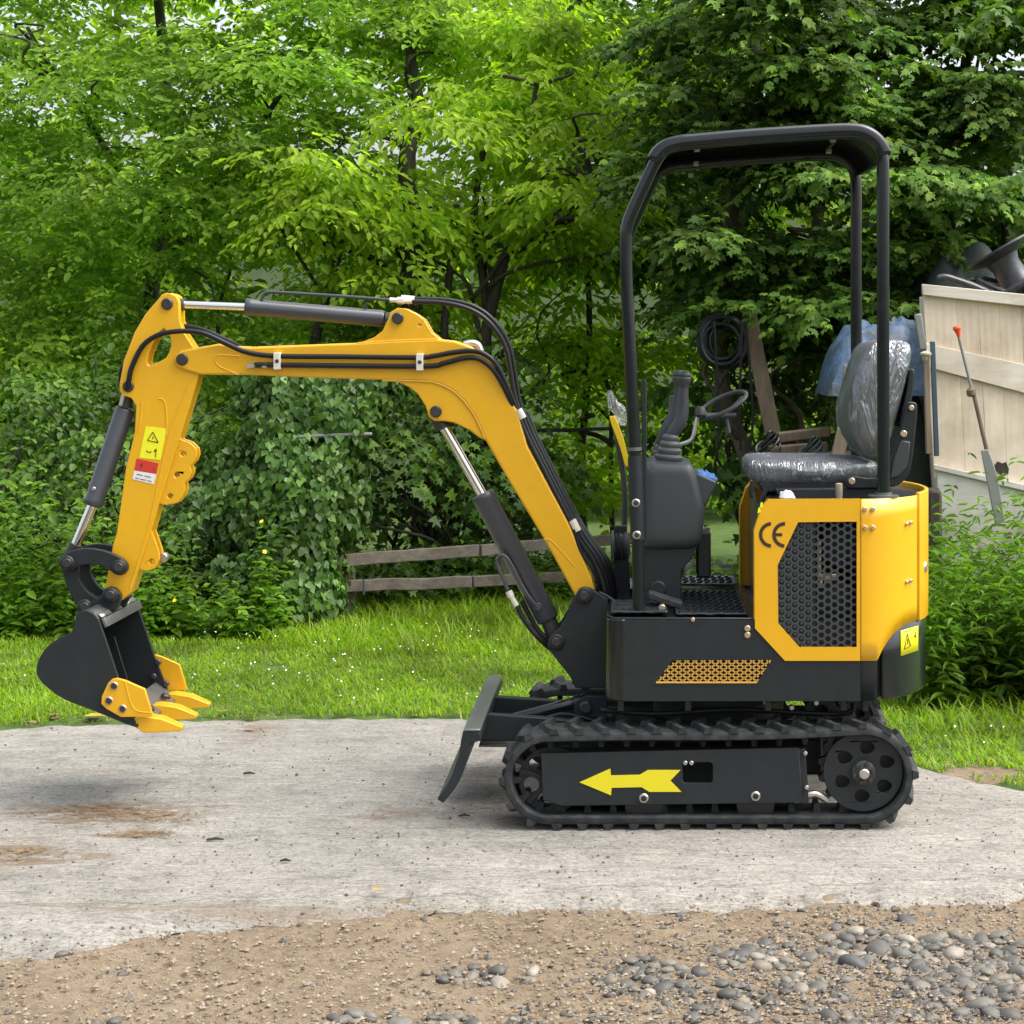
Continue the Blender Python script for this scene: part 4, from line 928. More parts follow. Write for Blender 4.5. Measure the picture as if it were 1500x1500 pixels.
# ---------------- cylinders
def cylinder(name, base, end, r_, rod_to, rod_r, Y, cap=True):
    b, e, rt = pt(*base, Y), pt(*end, Y), pt(*rod_to, Y); d = (e-b).normalized()
    o = MB().tube([b, b+d*.006, e-d*.022, e-d*.02, e-d*.003, e], [r_*.9, r_, r_, r_*1.03, r_*1.03, r_*.94], 24).build(name, 'cyl_grey', EXC, smooth=50)
    MB().tube([e - d*.01, rt], rod_r, 18).build('piston_rod', 'chrome', o, smooth=60)
    return o, d
o, d = cylinder('arm_cylinder', (563,467), (360,449.5), .0272, (262,446), .0125, .465)
MB().tube([pt(566,467.5,.465), pt(578,467,.465)], .022, 16).build('end_eye', 'cyl_grey', o); MB().tube([pt(271,446.3,.465), pt(256,445.6,.465)], .020, 16).build('rod_eye', 'cyl_grey', o)
MB().obox(pt(536,447,.465), (.004,0,0), (0,.006,0), (0,0,.012)).build('pipe_saddle', 'cyl_grey', o)
o, d = cylinder('boom_cylinder', (803,908), (706,723), .0375, (646,618), .0165, .465)
MB().tube([pt(650,628,.465), pt(638,603,.465)], .026, 16).build('rod_eye', 'pin', o); MB().tube([pt(802,906,.465), pt(816,938,.465)], .027, 16).build('end_eye', 'pin', o)
hose([(788,890,.425),(778,878,.42),(766,860,.42),(754,836,.42),(744,819,.42),(735,813,.42),(728,820,.42),(731,833,.42),(744,864,.42)], .42, .0060, 'steel_pipe', 'cyl_grey')
MB().disc(788,889,.42,6,.02).build('port', 'cyl_grey', o); MB().tube(pts([(745,866),(749,874)], .42), .011, 8).tube(pts([(749,874),(757,888)], .42), .0085, 10).build('hose_fitting', 'white_plastic', HO)
hose([(757,887,.42),(764,902,.42),(775,918,.42),(788,933,.42),(803,947,.43),(822,962,.45)], .42, .0088)
hose([(764,880,.45),(774,900,.45),(787,922,.45),(800,935,.45),(815,950,.46)], .45, .0088)
o, d = cylinder('bucket_cylinder', (184,598), (136,740), .0310, (108,806), .0165, .465)
MB().tube([pt(184,597,.465), pt(187,568,.465)], .022, 16).build('end_eye', 'cyl_grey', o); MB().tube([pt(111,797,.465), pt(98,826,.465)], .021, 16).build('rod_eye', 'pin', o)
MB().tube(pts([(177,594),(181,578)], .43), .007, 8).build('hose_fitting', 'zinc', HO); MB().disc(137,716,.43,3,.02,8).build('port', 'zinc', o)
# ---------------- swing bracket
sw = [(845.5,867),(849,862),(856,860),(866,862),(890,877.5),(893,900),(893,1008),(843,1008),(835,991),(807,956),(801.6,945),(805.6,932),(819,920.5),(831.6,899)]
SWB = MB().prism(sw, .375, .398).build('swing_bracket', 'black', EXC, bevel=.003)
MB().prism(sw, .532, .555, Y=.375).build('far_plate', 'black', SWB, bevel=.003)
MB().box((wx(848,.4), .398, wz(1004,.4)), (wx(880,.4), .532, wz(960,.4))).build('web', 'deep', SWB)
for px, py in ((856,873),(815,941)):
    MB().disc(px, py, .363, 12, .016).build('pin_flange', 'black', SWB, bevel=.001); MB().disc(px, py, .353, 7.5, .2, hexa=True).build('pin', 'pin', SWB)
MB().disc(859,886,.372,2.6,.006,10).build('grease_hole', 'deep', SWB)

# ---------------- arm
YA0, YA1 = .425, .505
arm = [(232,438),(237,431.5),(244,429),(251,429.5),(258,433),(262.5,443),(263,468),(269,487),(283,508),(291,520),(291,551),(264,640),(232,740),(223,772),(193,866.7),(177,880),(160,884),(150,876),(154,860),(158,839),(165.5,798),(171,780),(184,687),(197,633),(199,593),(192,583),(181,580),(175,573),(175,562),(181,529),(197,487),(213,460)]
ah = curve2([(240,481),(249,495),(250,508),(243,524),(228,532),(219,536),(215,529),(221,508),(230,492)], 2)
AR_ = MB().prism(arm, YA0, YA1, [ah], Y=YA0).build('arm', 'yellow', EXC, bevel=.006, seg=3)
hk = [(262,640),(264,644),(277,648.5),(286,657),(287.5,667),(284,676),(277,683),(279.5,691),(277,700),(269,708),(270,716),(267.5,726),(259,737),(243,740.5),(232,738),(226,733),(238,690),(250,660)]
HK = MB().prism(hk, YA0+.012, YA0+.026, [circ(267,665,4,10), circ(257.5,696,4,10), circ(248,727,4,10)], Y=YA0).build('hook_plate', 'yellow', AR_, bevel=.003)
MB().prism(hk, YA1-.026, YA1-.012, [circ(267,665,4,10), circ(257.5,696,4,10), circ(248,727,4,10)], Y=YA0).build('hook_plate', 'yellow', AR_, bevel=.003)
lh = [(221,778),(227,795),(231.6,809),(232.5,818),(230,827),(225,833.6),(213.5,837),(203,834),(212,800)]
MB().prism(lh, YA0+.008, YA0+.022, [circ(221,823,4.4,12)], Y=YA0).build('lower_lug', 'yellow', AR_, bevel=.003)
MB().prism(lh, YA1-.022, YA1-.008, [circ(221,823,4.4,12)], Y=YA0).build('lower_lug', 'yellow', AR_, bevel=.003)
MB().disc(238,817,.47,7,.03).build('lug_bush', 'zinc', AR_)
bead([(279,553),(264,592),(247,640),(226,735),(215,780),(190,862)], YA0, .0024).build('weld_bead', 'yellow', AR_)
bead([(208,588),(206,610),(203,634)], YA0, .0024).build('weld_bead', 'yellow', AR_); bead([(232,584),(241,588),(244,612),(244,640)], YA0, .0024).build('weld_bead', 'yellow', AR_)
MB().disc(244,445,YA0-.010,8.6,.10).build('pin', 'pin', AR_); MB().disc(187,566,YA0-.010,8.2,.10).build('pin', 'pin', AR_)
ST = MB().prism([(213.5,624.5),(244,628),(235,674),(204,670.5)], YA0-.0015, YA0).build('warning_sticker', 'decal_lime', AR_, smooth=0)
mb = MB()
for a, b in (((216,645),(224,633)),((224,633),(232,648.5)),((232,648.5),(216,645)),((224.5,639),(223.5,643)),((214,660),(219,663)),((219,663),(222,661)),((226,662),(229,657)),((228,670),(228.5,657)),((226,660),(230,660))):
    mb.tube([pt(*a, YA0-.002), pt(*b, YA0-.002)], .0014, 5)
mb.build('sticker_print', 'decal_ink', ST)
MB().prism([(200,671.5),(232,678.7),(229,694.5),(196.7,689)], YA0-.0015, YA0).build('red_sticker', 'decal_red', AR_, smooth=0)
WS = MB().prism([(196.7,689.2),(229,694.7),(225,709.5),(194,702)], YA0-.0015, YA0).build('white_sticker', 'decal_white', AR_, smooth=0)
mb = MB()
for py, l in ((694,((200,209),(211,221))),(700,((198,203),(205,214),(216,222)))):
    for a, b in l: mb.tube([pt(a, py+(a-198)*.22, YA0-.002), pt(b, py+(b-198)*.22, YA0-.002)], .0011, 5)
for a, b in (((206,680),(209,683)),((209,678),(206,684)),((224,686),(226,687))): mb.tube([pt(*a, YA0-.002), pt(*b, YA0-.002)], .0013, 5)
mb.build('sticker_print', 'decal_ink', WS)

# ---------------- bucket linkage and bucket
la = [(87,826),(88,817),(94,812),(108,806),(126,803),(149.5,806),(169,813),(183,822),(187,830),(184,839),(177,843),(167,840.5),(154,831),(137,827),(115,829),(107,836),(98,838),(90,834)]
lb = [(87,830),(88,838),(92,852),(100,873),(112,890),(122,897),(131,893),(140,880),(126,869),(116,856),(112,845),(111,830),(104,815),(92,816)]
for k, y in enumerate((.385, .522)):
    MB().prism(curve2(la, 2), y, y+.022, Y=.385).build('curved_link', 'black', EXC, bevel=.003)
    MB().prism(curve2(lb, 2), y+.024-.006*k, y+.043-.006*k, Y=.385).build('bucket_link', 'black', EXC, bevel=.003)
BK = empty('bucket', pt(150,985,.465)); place(BK, pt(150,985,.465), EXC)
for px, py, Y in ((97.5,825,.37),(173,831,.37),(160.5,872,.37),(123,889,.385)):
    MB().disc(px, py, Y, 11, .02).build('pin_flange', 'black', EXC, bevel=.001); MB().disc(px, py, Y-.010, 6.8, .2).build('pin', 'pin', EXC)
W0, W1 = .235, .695
for y in (.395, .513):
    MB().prism([(112,890),(118,880),(132,882),(146,876),(150,865),(158,860),(168,862),(176,872),(174,884),(160,912),(128,916),(112,905)], y, y+.022, Y=.385).build('ear', 'black', BK, bevel=.003)
prof_out = [(110,908),(107,920),(100,928.5),(73,943.5),(58,963),(53,982),(57,994),(68,1006),(94,1024.5),(147,1045),(179,1058.7),(201,1066)]
side = curve2([(112,899),(124,894),(137,899),(145,909)], 3, False)[:-1] + [(145,909),(159,950),(173,992.5),(201,1066)] + list(reversed(curve2(prof_out, 3, False)))[1:]
MB().prism(side, W0, W0+.014).build('side_plate', 'black', BK, bevel=.002); MB().prism(side, W1-.014, W1, Y=W0).build('side_plate', 'black', BK, bevel=.002)
shell = curve2([(145,909),(137,899),(124,894.5),(113,899)], 3, False)[:-1] + curve2([(113,899)] + prof_out, 4, False)
rows = [[(wx(a, W0), y, wz(b, W0)) for a, b in shell] for y in (W0+.004, W1-.004)]
MB().grid(rows).build('shell', 'black', BK, solid=.010, smooth=50)
a = pt(146,908,W0); b = pt(151,921,W0)
MB().add([(a.x,W0+.014,a.z),(a.x,W1-.014,a.z),(b.x,W1-.014,b.z),(b.x,W0+.014,b.z)], [(0,1,2,3)]).build('top_bar', 'bare_steel', BK, solid=.012, bevel=.002)
ta, tb = pt(140,903,W0), pt(146,907.5,W0)
for y0, y1 in ((.255,.36),(.40,.50),(.545,.665)):
    MB().add([(ta.x+.004,y0,ta.z+.003),(ta.x+.004,y1,ta.z+.003),(tb.x+.002,y1,tb.z+.002),(tb.x+.002,y0,tb.z+.002)], [(0,1,2,3)]).build('lit_patch', 'zinc', BK, solid=.002)  # pale patches put the bar's lit reflection into the colour
MB().add([(wx(176,W0),W0+.014,wz(1036,W0)),(wx(176,W0),W1-.014,wz(1036,W0)),(wx(214,W0),W1-.014,wz(1060,W0)),(wx(214,W0),W0+.014,wz(1060,W0))], [(0,1,2,3)]).build('cutting_lip', 'bare_steel', BK, solid=.014, bevel=.002)
MB().tube([pt(176,955,.465)+Vector((-.02,0,.05)), pt(192,1015,.465)], .003, 6).build('weld_bead', 'black', BK)
th_ = [(190,1057),(199,1051),(210,1050),(222,1052),(235,1054),(265,1067),(263,1073),(236,1074),(209,1074.5),(199,1068)]
for y in (.243, .437, .628):
    tt = MB().prism(th_, y, y+.062, Y=W0)
    for i, (x, yy, z) in enumerate(tt.v):
        k = max(0, (x-wx(230,W0))/(wx(265,W0)-wx(230,W0))); tt.v[i] = (x, yy + (.012 if yy < y+.03 else -.012)*k, z)
    tt.build('tooth', 'yellow', BK, bevel=.003)
for y in (.35, .56): MB().lathe(Vector((wx(205,W0), y, wz(1050,W0))), (.3,0,1), [(.016,0),(.016,.008),(.010,.014)], 12).build('lip_bolt', 'pin', BK)
sc_ = [(158,1001),(164,995),(171,993.6),(183.6,997),(212,1009.6),(224,1050),(177,1050.6),(155,1038),(148,1031),(149,1020)]
SCN = MB().prism(sc_, W0-.014, W0).build('side_cutter', 'yellow', BK, bevel=.002)
bead([(183,998),(196,1038),(222,1044)], W0-.014, .002).build('weld_bead', 'yellow', SCN)
MB().prism(sc_, W1, W1+.014, Y=W0).build('side_cutter', 'yellow', BK, bevel=.002)
for px, py in ((166.5,1005),(159,1026.7),(179,1038.5)):
    MB().disc(px, py, W0-.018, 6.2, .008).build('bolt', 'brass', BK); MB().disc(px, py, W0-.022, 4.6, .012).build('bolt_head', 'pin', BK)
    c = Vector((wx(px,W0)+.03, W1-.022, wz(py,W0))); MB().lathe(c, (0,1,0), [(.007,0),(.010,.003),(.010,.012)], 10).build('bolt_head', 'cyl_grey', BK)
# ================================================================== TREES AND SHRUBS
def G(px, Y): return Vector((wx(px, Y), Y, -.02))
# far wood behind everything
n = 95; bl = []
for i in range(n):
    x = -8.5 + 17*random.random(); y = random.uniform(10.2, 13.0); bl.append((x, y, random.uniform(.4, 4.6), random.uniform(.7,1.2), .7, random.uniform(.6,1.0)))
bl = [b for b in bl if not (pt(0,0,12).x-.4 < b[0] < pt(170,0,12).x and 2.9 < b[2] < 4.6)]
tag(foliage('far_wood', bl, 'leaf_far', None, per=17, rr=.42, twigs=20, k=6, leafL=.13, shell=.6, toward=(0,-.8,0)), 'far green wood closing the view behind the trees', 'wood', kind='stuff')
# left leafy tree
tree('broadleaf_tree', 'large leafy green tree filling the upper left, behind the arm', G(215, 6.6),
     [(G(215,6.8), pt(225,-60,7.1), .07, .03), (pt(222,420,6.9), pt(480,60,6.9), .035, .012), (pt(218,330,6.9), pt(40,40,7.0), .03, .012), (G(360,6.3), pt(520,300,6.0), .055, .018)],
     [B(90,420,6.2,.75,.6,.6), B(260,300,6.1,.8,.6,.6), B(420,210,6.2,.8,.6,.55), B(120,150,6.8,.9,.7,.55), B(330,60,6.6,.9,.7,.5), B(520,60,6.8,.8,.7,.55), B(-120,250,6.6,.9,.7,1.0), B(60,600,6.0,.7,.6,.5), B(230,520,6.3,.8,.6,.5), B(420,400,6.5,.7,.6,.5), B(-200,560,6.5,.9,.7,.8), B(20,285,6.3,.6,.4,.3), B(60,-40,6.9,.8,.6,.35), B(190,110,6.1,.55,.35,.3), B(40,90,6.3,.5,.35,.3), B(330,170,6.0,.5,.35,.3), B(470,150,6.1,.45,.35,.3), B(230,-50,6.8,.8,.6,.35), B(430,-60,6.8,.8,.6,.35), B(600,-60,6.9,.7,.6,.35)],
     'leaf_mid', per=27, rr=.30, twigs=36, k=8, leafL=.066, branches=14, toward=(0,-.8,0))
# multi-stem tree in the middle
MT = [(G(622,6.4), pt(618,330,6.4), .090, .075), (pt(620,360,6.4), pt(600,60,6.6), .07, .03), (G(655,6.3), pt(668,300,6.2), .034, .02), (G(680,6.3), pt(712,200,6.3), .036, .02), (G(690,6.2), pt(740,370,6.1), .045, .036), (pt(740,372,6.1), pt(870,318,5.9), .034, .012),
      (pt(715,420,6.1), pt(905,370,5.8), .016, .006), (pt(690,440,6.1), pt(840,300,5.9), .014, .006), (pt(740,300,6), pt(870,255,5.8), .016, .006), (pt(780,160,6), pt(830,105,5.9), .018,.006), (pt(600,380,6.3), pt(480,300,6.1), .03, .012), (pt(590,420,6.3), pt(400,330,5.9), .028, .01)]
tree('multi_stem_tree', 'bright green multi-stemmed tree standing behind the boom', G(640, 6.4), MT,
     [B(600,240,6.0,.75,.55,.45), B(740,200,6.0,.6,.5,.5), B(840,240,5.8,.32,.4,.5), B(520,330,5.7,.5,.5,.4), B(680,330,6.6,.8,.5,.5), B(700,60,6.8,.9,.6,.6), B(830,60,7.0,.5,.5,.5), B(830,420,6.6,.4,.5,.5), B(560,470,6.9,.7,.5,.4), B(450,280,5.6,.35,.4,.25), B(780,330,6.9,.55,.3,.4), B(720,430,7.2,.6,.3,.4), B(860,330,6.2,.3,.3,.35), B(620,400,7.3,.7,.3,.4), B(780,130,6.4,.5,.4,.35), B(890,150,6.6,.3,.4,.35)],
     'leaf_bright', per=26, rr=.27, twigs=30, k=7, leafL=.088, wide=.5, branches=22, droop=.4, toward=(0,-.6,0))
tree('young_tree', 'pale green sapling between boom and canopy frame', G(860, 6.9), [(G(860,6.9), pt(850,200,7.0), .03, .012), (G(900,7.0), pt(930,330,7.0), .02, .01)],
     [B(850,400,6.9,.45,.4,.5), B(890,560,6.7,.40,.4,.45), B(820,560,6.9,.35,.4,.4), B(960,520,7.2,.4,.4,.5), B(800,690,6.8,.35,.4,.3), B(880,730,6.6,.35,.3,.25), B(990,680,7.2,.35,.35,.3), B(900,250,7.2,.4,.4,.5)],
     'leaf_bright', per=30, rr=.24, twigs=26, k=7, leafL=.078, branches=12, toward=(0,-.7,0))
# dark evergreen on the right, hanging sprays in tiers
cb = []
for py, x0, x1, Y in ((40,900,1560,5.6),(130,960,1500,5.2),(205,935,1420,5.0),(280,975,1400,4.8),(355,965,1390,4.9),(425,1000,1400,5.1),(468,1000,1330,4.75),(500,1140,1340,5.3),(-60,880,1650,5.8)):
    m_ = int((x1-x0)/85)
    for i in range(m_):
        cb.append(B(x0+(x1-x0)*(i+.5+random.uniform(-.4,.4))/m_, py+random.uniform(-26,26), Y+random.uniform(-.25,.35), random.uniform(.26,.40), .40, .17))
cb += [B(1115+random.uniform(-50,50), py_, 4.75, .34, .35, .17) for py_ in (-70,-20,20,70,120,170,230)]
tree('evergreen_tree', 'dark evergreen with drooping layered sprays above the canopy', G(1090, 5.6), [(G(1078,5.2), pt(1072,420,5.3), .050, .045), (pt(1072,430,5.3), pt(1110,-150,5.7), .06, .04), (G(1180,6.0), pt(1190,100,6.0), .05, .03)],
     cb, 'leaf_conifer', barkmat='bark', per=46, rr=.21, twigs=24, k=8, leafL=.080, wide=.90, shape='lobed', branches=20, droop=.28, tw=.22, flat=.22, spread=.9, normal_up=1.0, toward=(0,-.45,0))
bl = [B(random.uniform(960,1600), random.uniform(-80,430), random.uniform(6.2,7.0), .55, .4, .45) for _ in range(26)]
tag(foliage('inner_foliage', bl, 'leaf_conifer', bpy.data.objects['evergreen_tree'], origin=G(1090,5.6), per=22, rr=.3, twigs=22, k=7, leafL=.09, wide=.9, shape='lobed', droop=.5), kind='stuff')
tree('side_tree', 'dark leafy tree at the right edge behind the wooden bin', G(1445, 5.8), [(G(1430,5.8), pt(1420,60,5.9), .045, .03), (G(1475,5.9), pt(1440,120,5.9), .04, .02), (G(1500,6), pt(1560,-60,6), .05,.03)],
     [B(1480,60,5.3,.4,.4,.3), B(1500,190,5.2,.35,.4,.22), B(1530,300,5.4,.4,.4,.3), B(1400,330,6.4,.5,.4,.4), B(1480,420,6.6,.6,.4,.4), B(1560,480,6,.5,.5,.6), B(1330,480,6.9,.6,.4,.4), B(1620,120,5.8,.5,.5,.8)],
     'leaf_maple', per=26, rr=.26, twigs=20, k=5, leafL=.11, wide=.8, shape='maple', branches=14, droop=.45)
# shady shrubs under the trees
def shrub(name, label, base, blobs, mat, cat='shrub', **kw):
    o = empty(name, base); tag(o, label, cat); mb = MB()
    for b in blobs:
        for _ in range(3):
            limb(mb, Vector(base)+Vector((random.uniform(-.12,.12), random.uniform(-.1,.1), 0)), Vector(b[:3])+Vector((random.uniform(-.6,.6)*b[3], random.uniform(-.5,.5)*b[4], .4*b[5])), .016, .005, .2, random.random()*50, 6)
    mb.build('stem', 'bark_dark', o, smooth=180); foliage('leaves', blobs, mat, o, origin=base, **kw); return o
shrub('maple_shrub', 'dark green maple-leaved shrub under the boom, behind the rail fence', G(640, 5.6),
      [B(600,620,5.4,.4,.4,.35), B(680,640,5.4,.4,.4,.35), B(640,740,5.3,.45,.35,.3), B(730,700,5.7,.4,.35,.4), B(560,700,5.7,.4,.35,.35), B(700,560,5.8,.4,.4,.3), B(780,780,5.6,.4,.3,.25), B(640,840,5.6,.6,.3,.2), B(560,590,4.9,.28,.25,.25), B(575,690,4.85,.22,.22,.28), B(560,780,4.9,.2,.2,.2)],
      'leaf_maple', per=42, rr=.21, twigs=20, k=5, leafL=.075, wide=.85, shape='maple', droop=.5, toward=(0,-.5,0))
shrub('holly_shrub', 'dense mid-green shrub behind the bucket cylinder at left', G(90, 4.9),
      [B(60,640,4.9,.5,.4,.4), B(180,700,4.9,.45,.4,.35), B(20,760,4.6,.45,.4,.3), B(250,640,5.3,.4,.4,.4), B(-120,700,4.9,.5,.5,.6), B(150,560,5.4,.5,.4,.4), B(270,770,4.6,.35,.3,.3), B(330,620,5.0,.35,.3,.35), B(210,830,4.3,.3,.3,.22), B(320,860,4.2,.28,.25,.16)],
      'leaf_maple', per=44, rr=.22, twigs=22, k=6, leafL=.062, shape='oval', wide=.7, droop=.4, toward=(0,-.4,0))
# ivy column: heart leaves laid like shingles on a lumpy mound over a dark core
IV = empty('ivy_mound', G(430, 4.35)); tag(IV, 'ivy-covered mound of small heart-shaped leaves left of the rail fence', 'ivy')
ivb = [B(430,800,4.4,.25,.27,.34), B(455,715,4.45,.25,.27,.28), B(415,645,4.6,.20,.25,.22), B(445,870,4.3,.20,.24,.20), B(355,740,4.5,.18,.22,.28), B(490,610,4.65,.22,.26,.20), B(420,570,4.8,.26,.3,.20), B(500,735,4.55,.13,.18,.20), B(345,850,4.35,.16,.2,.14), B(540,560,4.9,.2,.2,.16), B(375,905,4.2,.16,.16,.09)]
mb = MB()
for (x, y, z, a, b, c) in ivb:
    rows = []
    for i in range(9):
        ph = math.pi*i/8; rows.append([(x+a*.80*math.sin(ph)*math.cos(2*math.pi*j/12), y+b*.80*math.sin(ph)*math.sin(2*math.pi*j/12), max(z+c*.80*math.cos(ph), -.01)) for j in range(13)])
    mb.grid(rows)
mb.build('dark_core', 'bark_dark', IV, smooth=180)
Pb, D, Nn, L = [], [], [], []
for (x, y, z, a, b, c) in ivb:
    n = int(17000*(a*b+b*c+a*c)); u = sph(n); u = u[(u[:,1] < .55)]; n = len(u)
    lump = np.array([1 + .34*noise.noise((q[0]*2.6+x*5, q[1]*2.6, q[2]*2.6+z*5)) for q in u])[:, None]
    p = np.array([x,y,z]) + u*np.array([a,b,c])*(lump*(.80+.34*RNG.random((n,1))))
    ok = p[:, 2] > .01; p, u = p[ok], u[ok]; n = len(p)
    Pb.append(p); Nn.append(unit(u + .42*sph(n) + np.array([0,-.15,.35]))); D.append(unit(np.array([0,0,-1.0]) + .75*sph(n))); L.append(.022+.028*RNG.random(n))
Pb, D, Nn, L = map(np.concatenate, (Pb, D, Nn, L)); bulk('leaves', Pb, D, Nn, L, L*.92, 'heart', 'leaf_ivy', IV, G(430,4.35))
mb = MB(); SB = []
for k in range(34):
    b_ = random.choice(ivb); a_ = random.uniform(3.3, 6.1); p0 = Vector((b_[0]+b_[3]*.95*math.cos(a_), b_[1]+b_[4]*.95*math.sin(a_), b_[2]+b_[5]*random.uniform(-.2,.8)))
    ln = random.uniform(.12,.32); sx_ = random.uniform(-.12,.12); pth = smooth_path([p0, p0+Vector((sx_*.4,-.05,-ln*.3)), p0+Vector((sx_,-.07,-ln*.7)), p0+Vector((sx_*1.5,-.08,-ln))], 3); mb.tube(pth, .003, 5)
    for q in pth: SB += [q + Vector((random.uniform(-.02,.02), -.008, random.uniform(-.02,.02))) for _ in range(2)]
mb.build('trailing_stem', 'bark_dark', IV)['kind'] = 'stuff'
SB = np.array([tuple(q) for q in SB if q.z > .02]); n = len(SB); L = .026+.03*RNG.random(n)
bulk('trailing_leaves', SB, unit(np.array([0,0,-1.0])+.6*sph(n)), unit(np.array([0,-.8,.5])+.4*sph(n)), L, L*.92, 'heart', 'leaf_ivy', IV, G(430,4.35))['kind'] = 'stuff'
# undergrowth and herbs
def herbs(name, label, area, n, hmin, hmax, leafL, mat='leaf_herb', seed=0, shape='oval', wide=.5, cat='undergrowth', ks=7):
    """area: function -> list of ground spots; every spot is a leafy stalk"""
    S = np.array(area(n)); n = len(S); H = (hmin+(hmax-hmin)*RNG.random(n)**1.6)*np.array([1+.75*noise.noise((x*1.6+seed, y*1.2, 3)) for x, y, z in S]); Pb, D, Nn, L = [], [], [], []
    lean = sph(n)*np.array([.3,.3,0]);
    for k in range(ks):
        t_ = (k+1)/ks
        for q in (0, 1):
            a = RNG.random(n)*6.28; d = np.stack([np.cos(a), np.sin(a), .25-.75*RNG.random(n)], 1)
            Pb.append(S + (np.array([0,0,1.0]) + lean*t_)*(H*t_)[:, None]); D.append(d); Nn.append(unit(np.array([0,-.15,1.0]) + .4*sph(n))); L.append(leafL*(.6+.8*RNG.random(n))*(1.15-.5*t_))
    Pb, D, Nn, L = map(np.concatenate, (Pb, D, Nn, L)); o = bulk(name, Pb, D, Nn, L, L*wide, shape, mat)
    return tag(o, label, cat, kind='stuff'), S, H, lean
def band(pxa, pxb, Ya, Yb, f=None):
    def area(n):
        out = []
        while len(out) < n:
            Y = random.uniform(Ya, Yb); px = random.uniform(pxa, pxb); x = wx(px, Y)
            if f is None or f(px, Y, x): out.append((x, Y, 0.0))
        return out
    return area
lo, SL, HL, LLn = herbs('left_undergrowth', 'waist-high weeds along the lawn edge behind the bucket', band(-350, 420, 3.7, 4.9, lambda px, Y, x: Y > 3.55 + .25*noise.noise((x*2, 0, 0))), 1700, .12, .72, .062, wide=.55)
herbs('fence_weeds', 'low weeds growing round the rail fence', band(520, 1020, 5.0, 5.7), 420, .08, .30, .07, wide=.45)
ro, SR, HR, RLn = herbs('right_weeds', 'tall leafy weeds with yellow flowers before the wooden bin', band(1330, 1760, 1.75, 3.2, lambda px, Y, x: Y > 1.9 + .2*noise.noise((x*3, 2, 0))), 1150, .38, .85, .075, wide=.5, shape='lance')
shrub('darkening_shrub', 'very dark shrub behind the hose coil and seat', G(1150, 5.9), [B(1060,560,5.8,.35,.3,.3), B(1150,560,5.7,.4,.3,.35), B(1240,570,5.8,.4,.3,.35), B(1110,660,5.6,.4,.3,.3), B(1230,680,5.6,.4,.3,.3), B(1010,640,6.2,.35,.3,.35), B(1320,520,6.2,.45,.3,.4), B(1150,470,6.3,.5,.3,.3)],
      'leaf_maple', per=40, rr=.22, twigs=20, k=5, leafL=.085, wide=.85, shape='maple', droop=.5, toward=(0,-.5,0))  # added so that the background here reads as deep shade
herbs('yard_weeds', 'weeds among the junk behind the seat', band(1000, 1340, 3.6, 4.6), 420, .08, .38, .075, wide=.5)
def blooms(name, label, S, mat, r, cat, petals=5, tilt=.5):
    S = np.array(S); n = len(S); Pb, D, Nn, L = [], [], [], []; up = unit(np.array([0,-.5,.8]) + tilt*sph(n)); a0 = RNG.random(n)*6
    e1 = unit(np.cross(up, sph(n))); e2 = np.cross(up, e1)
    for k in range(petals):
        a = (a0 + 2*math.pi*k/petals)[:, None]; Pb.append(S); D.append(e1*np.cos(a)+e2*np.sin(a)+.25*up); Nn.append(up); L.append(r*(.8+.4*RNG.random(n)))
    Pb, D, Nn, L = map(np.concatenate, (Pb, D, Nn, L)); return tag(bulk(name, Pb, D, Nn, L, L*.9, 'petal', mat), label, cat, kind='stuff')
top = lambda S, H, ln, sel: S[sel] + (np.array([0,0,1.0])+ln[sel])*(H[sel]+.03)[:, None]
selL = np.where((SL[:,0] > wx(250,4.2)) & (SL[:,1] < 4.35))[0][:12]; selR = np.where(HR > .30)[0][:9]
blooms('buttercups', 'small yellow buttercups scattered in the weeds', np.concatenate([top(SL,HL,LLn,selL[:5]), top(SR,HR,RLn,selR)]), 'buttercup', .013, 'flowers')

# ------------------------------------------------------------------ grass
def lawn_spots(n, x0, x1, y0, y1, keep):
    X = RNG.uniform(x0, x1, n*2); Y = RNG.uniform(y0, y1, n*2); e = np.interp(X, *FE); ok = keep(X, Y, e); X, Y = X[ok][:n], Y[ok][:n]
    return np.stack([X, Y, np.zeros(len(X))-.006], 1)
def grass(name, label, S, h0, h1, w, mat='grass'):
    n = len(S); a = RNG.random(n)*6.28; pn = np.array([noise.noise((x*1.3, y*1.3, 0)) for x, y, z in S])
    D = np.stack([.75*np.cos(a), .75*np.sin(a), .55+.9*RNG.random(n)], 1); L = (h0+(h1-h0)*RNG.random(n))*(1+.5*pn)
    Nn = unit(np.stack([-.5*np.cos(a), -.5*np.sin(a), np.ones(n)], 1)); return tag(bulk(name, S, D, Nn, L, w*(.7+.6*RNG.random(n)), 'blade', mat), label, 'grass', kind='stuff')
bare = lambda X, Y: ((X-wx(405,2.9))/.07)**2 + ((Y-2.9)/.09)**2 > 1
S = lawn_spots(150000, -3.4, 2.6, .2, 6.2, lambda X, Y, e: (Y > e+.03*np.sin(X*17)-.02) & bare(X, Y) & (((X-wx(1448,.75))/.13)**2 + ((Y-.79)/.08)**2 > 1))
grass('lawn_grass', 'short bright green grass of the lawn behind the drive', S, .018, .046, .0062)
S = lawn_spots(22000, -3.4, 2.6, 3.2, 6.2, lambda X, Y, e: Y > 3.6 + .4*np.sin(X*1.7))
grass('long_grass', 'longer grass under the shrubs and rail fence', S, .05, .14, .007)
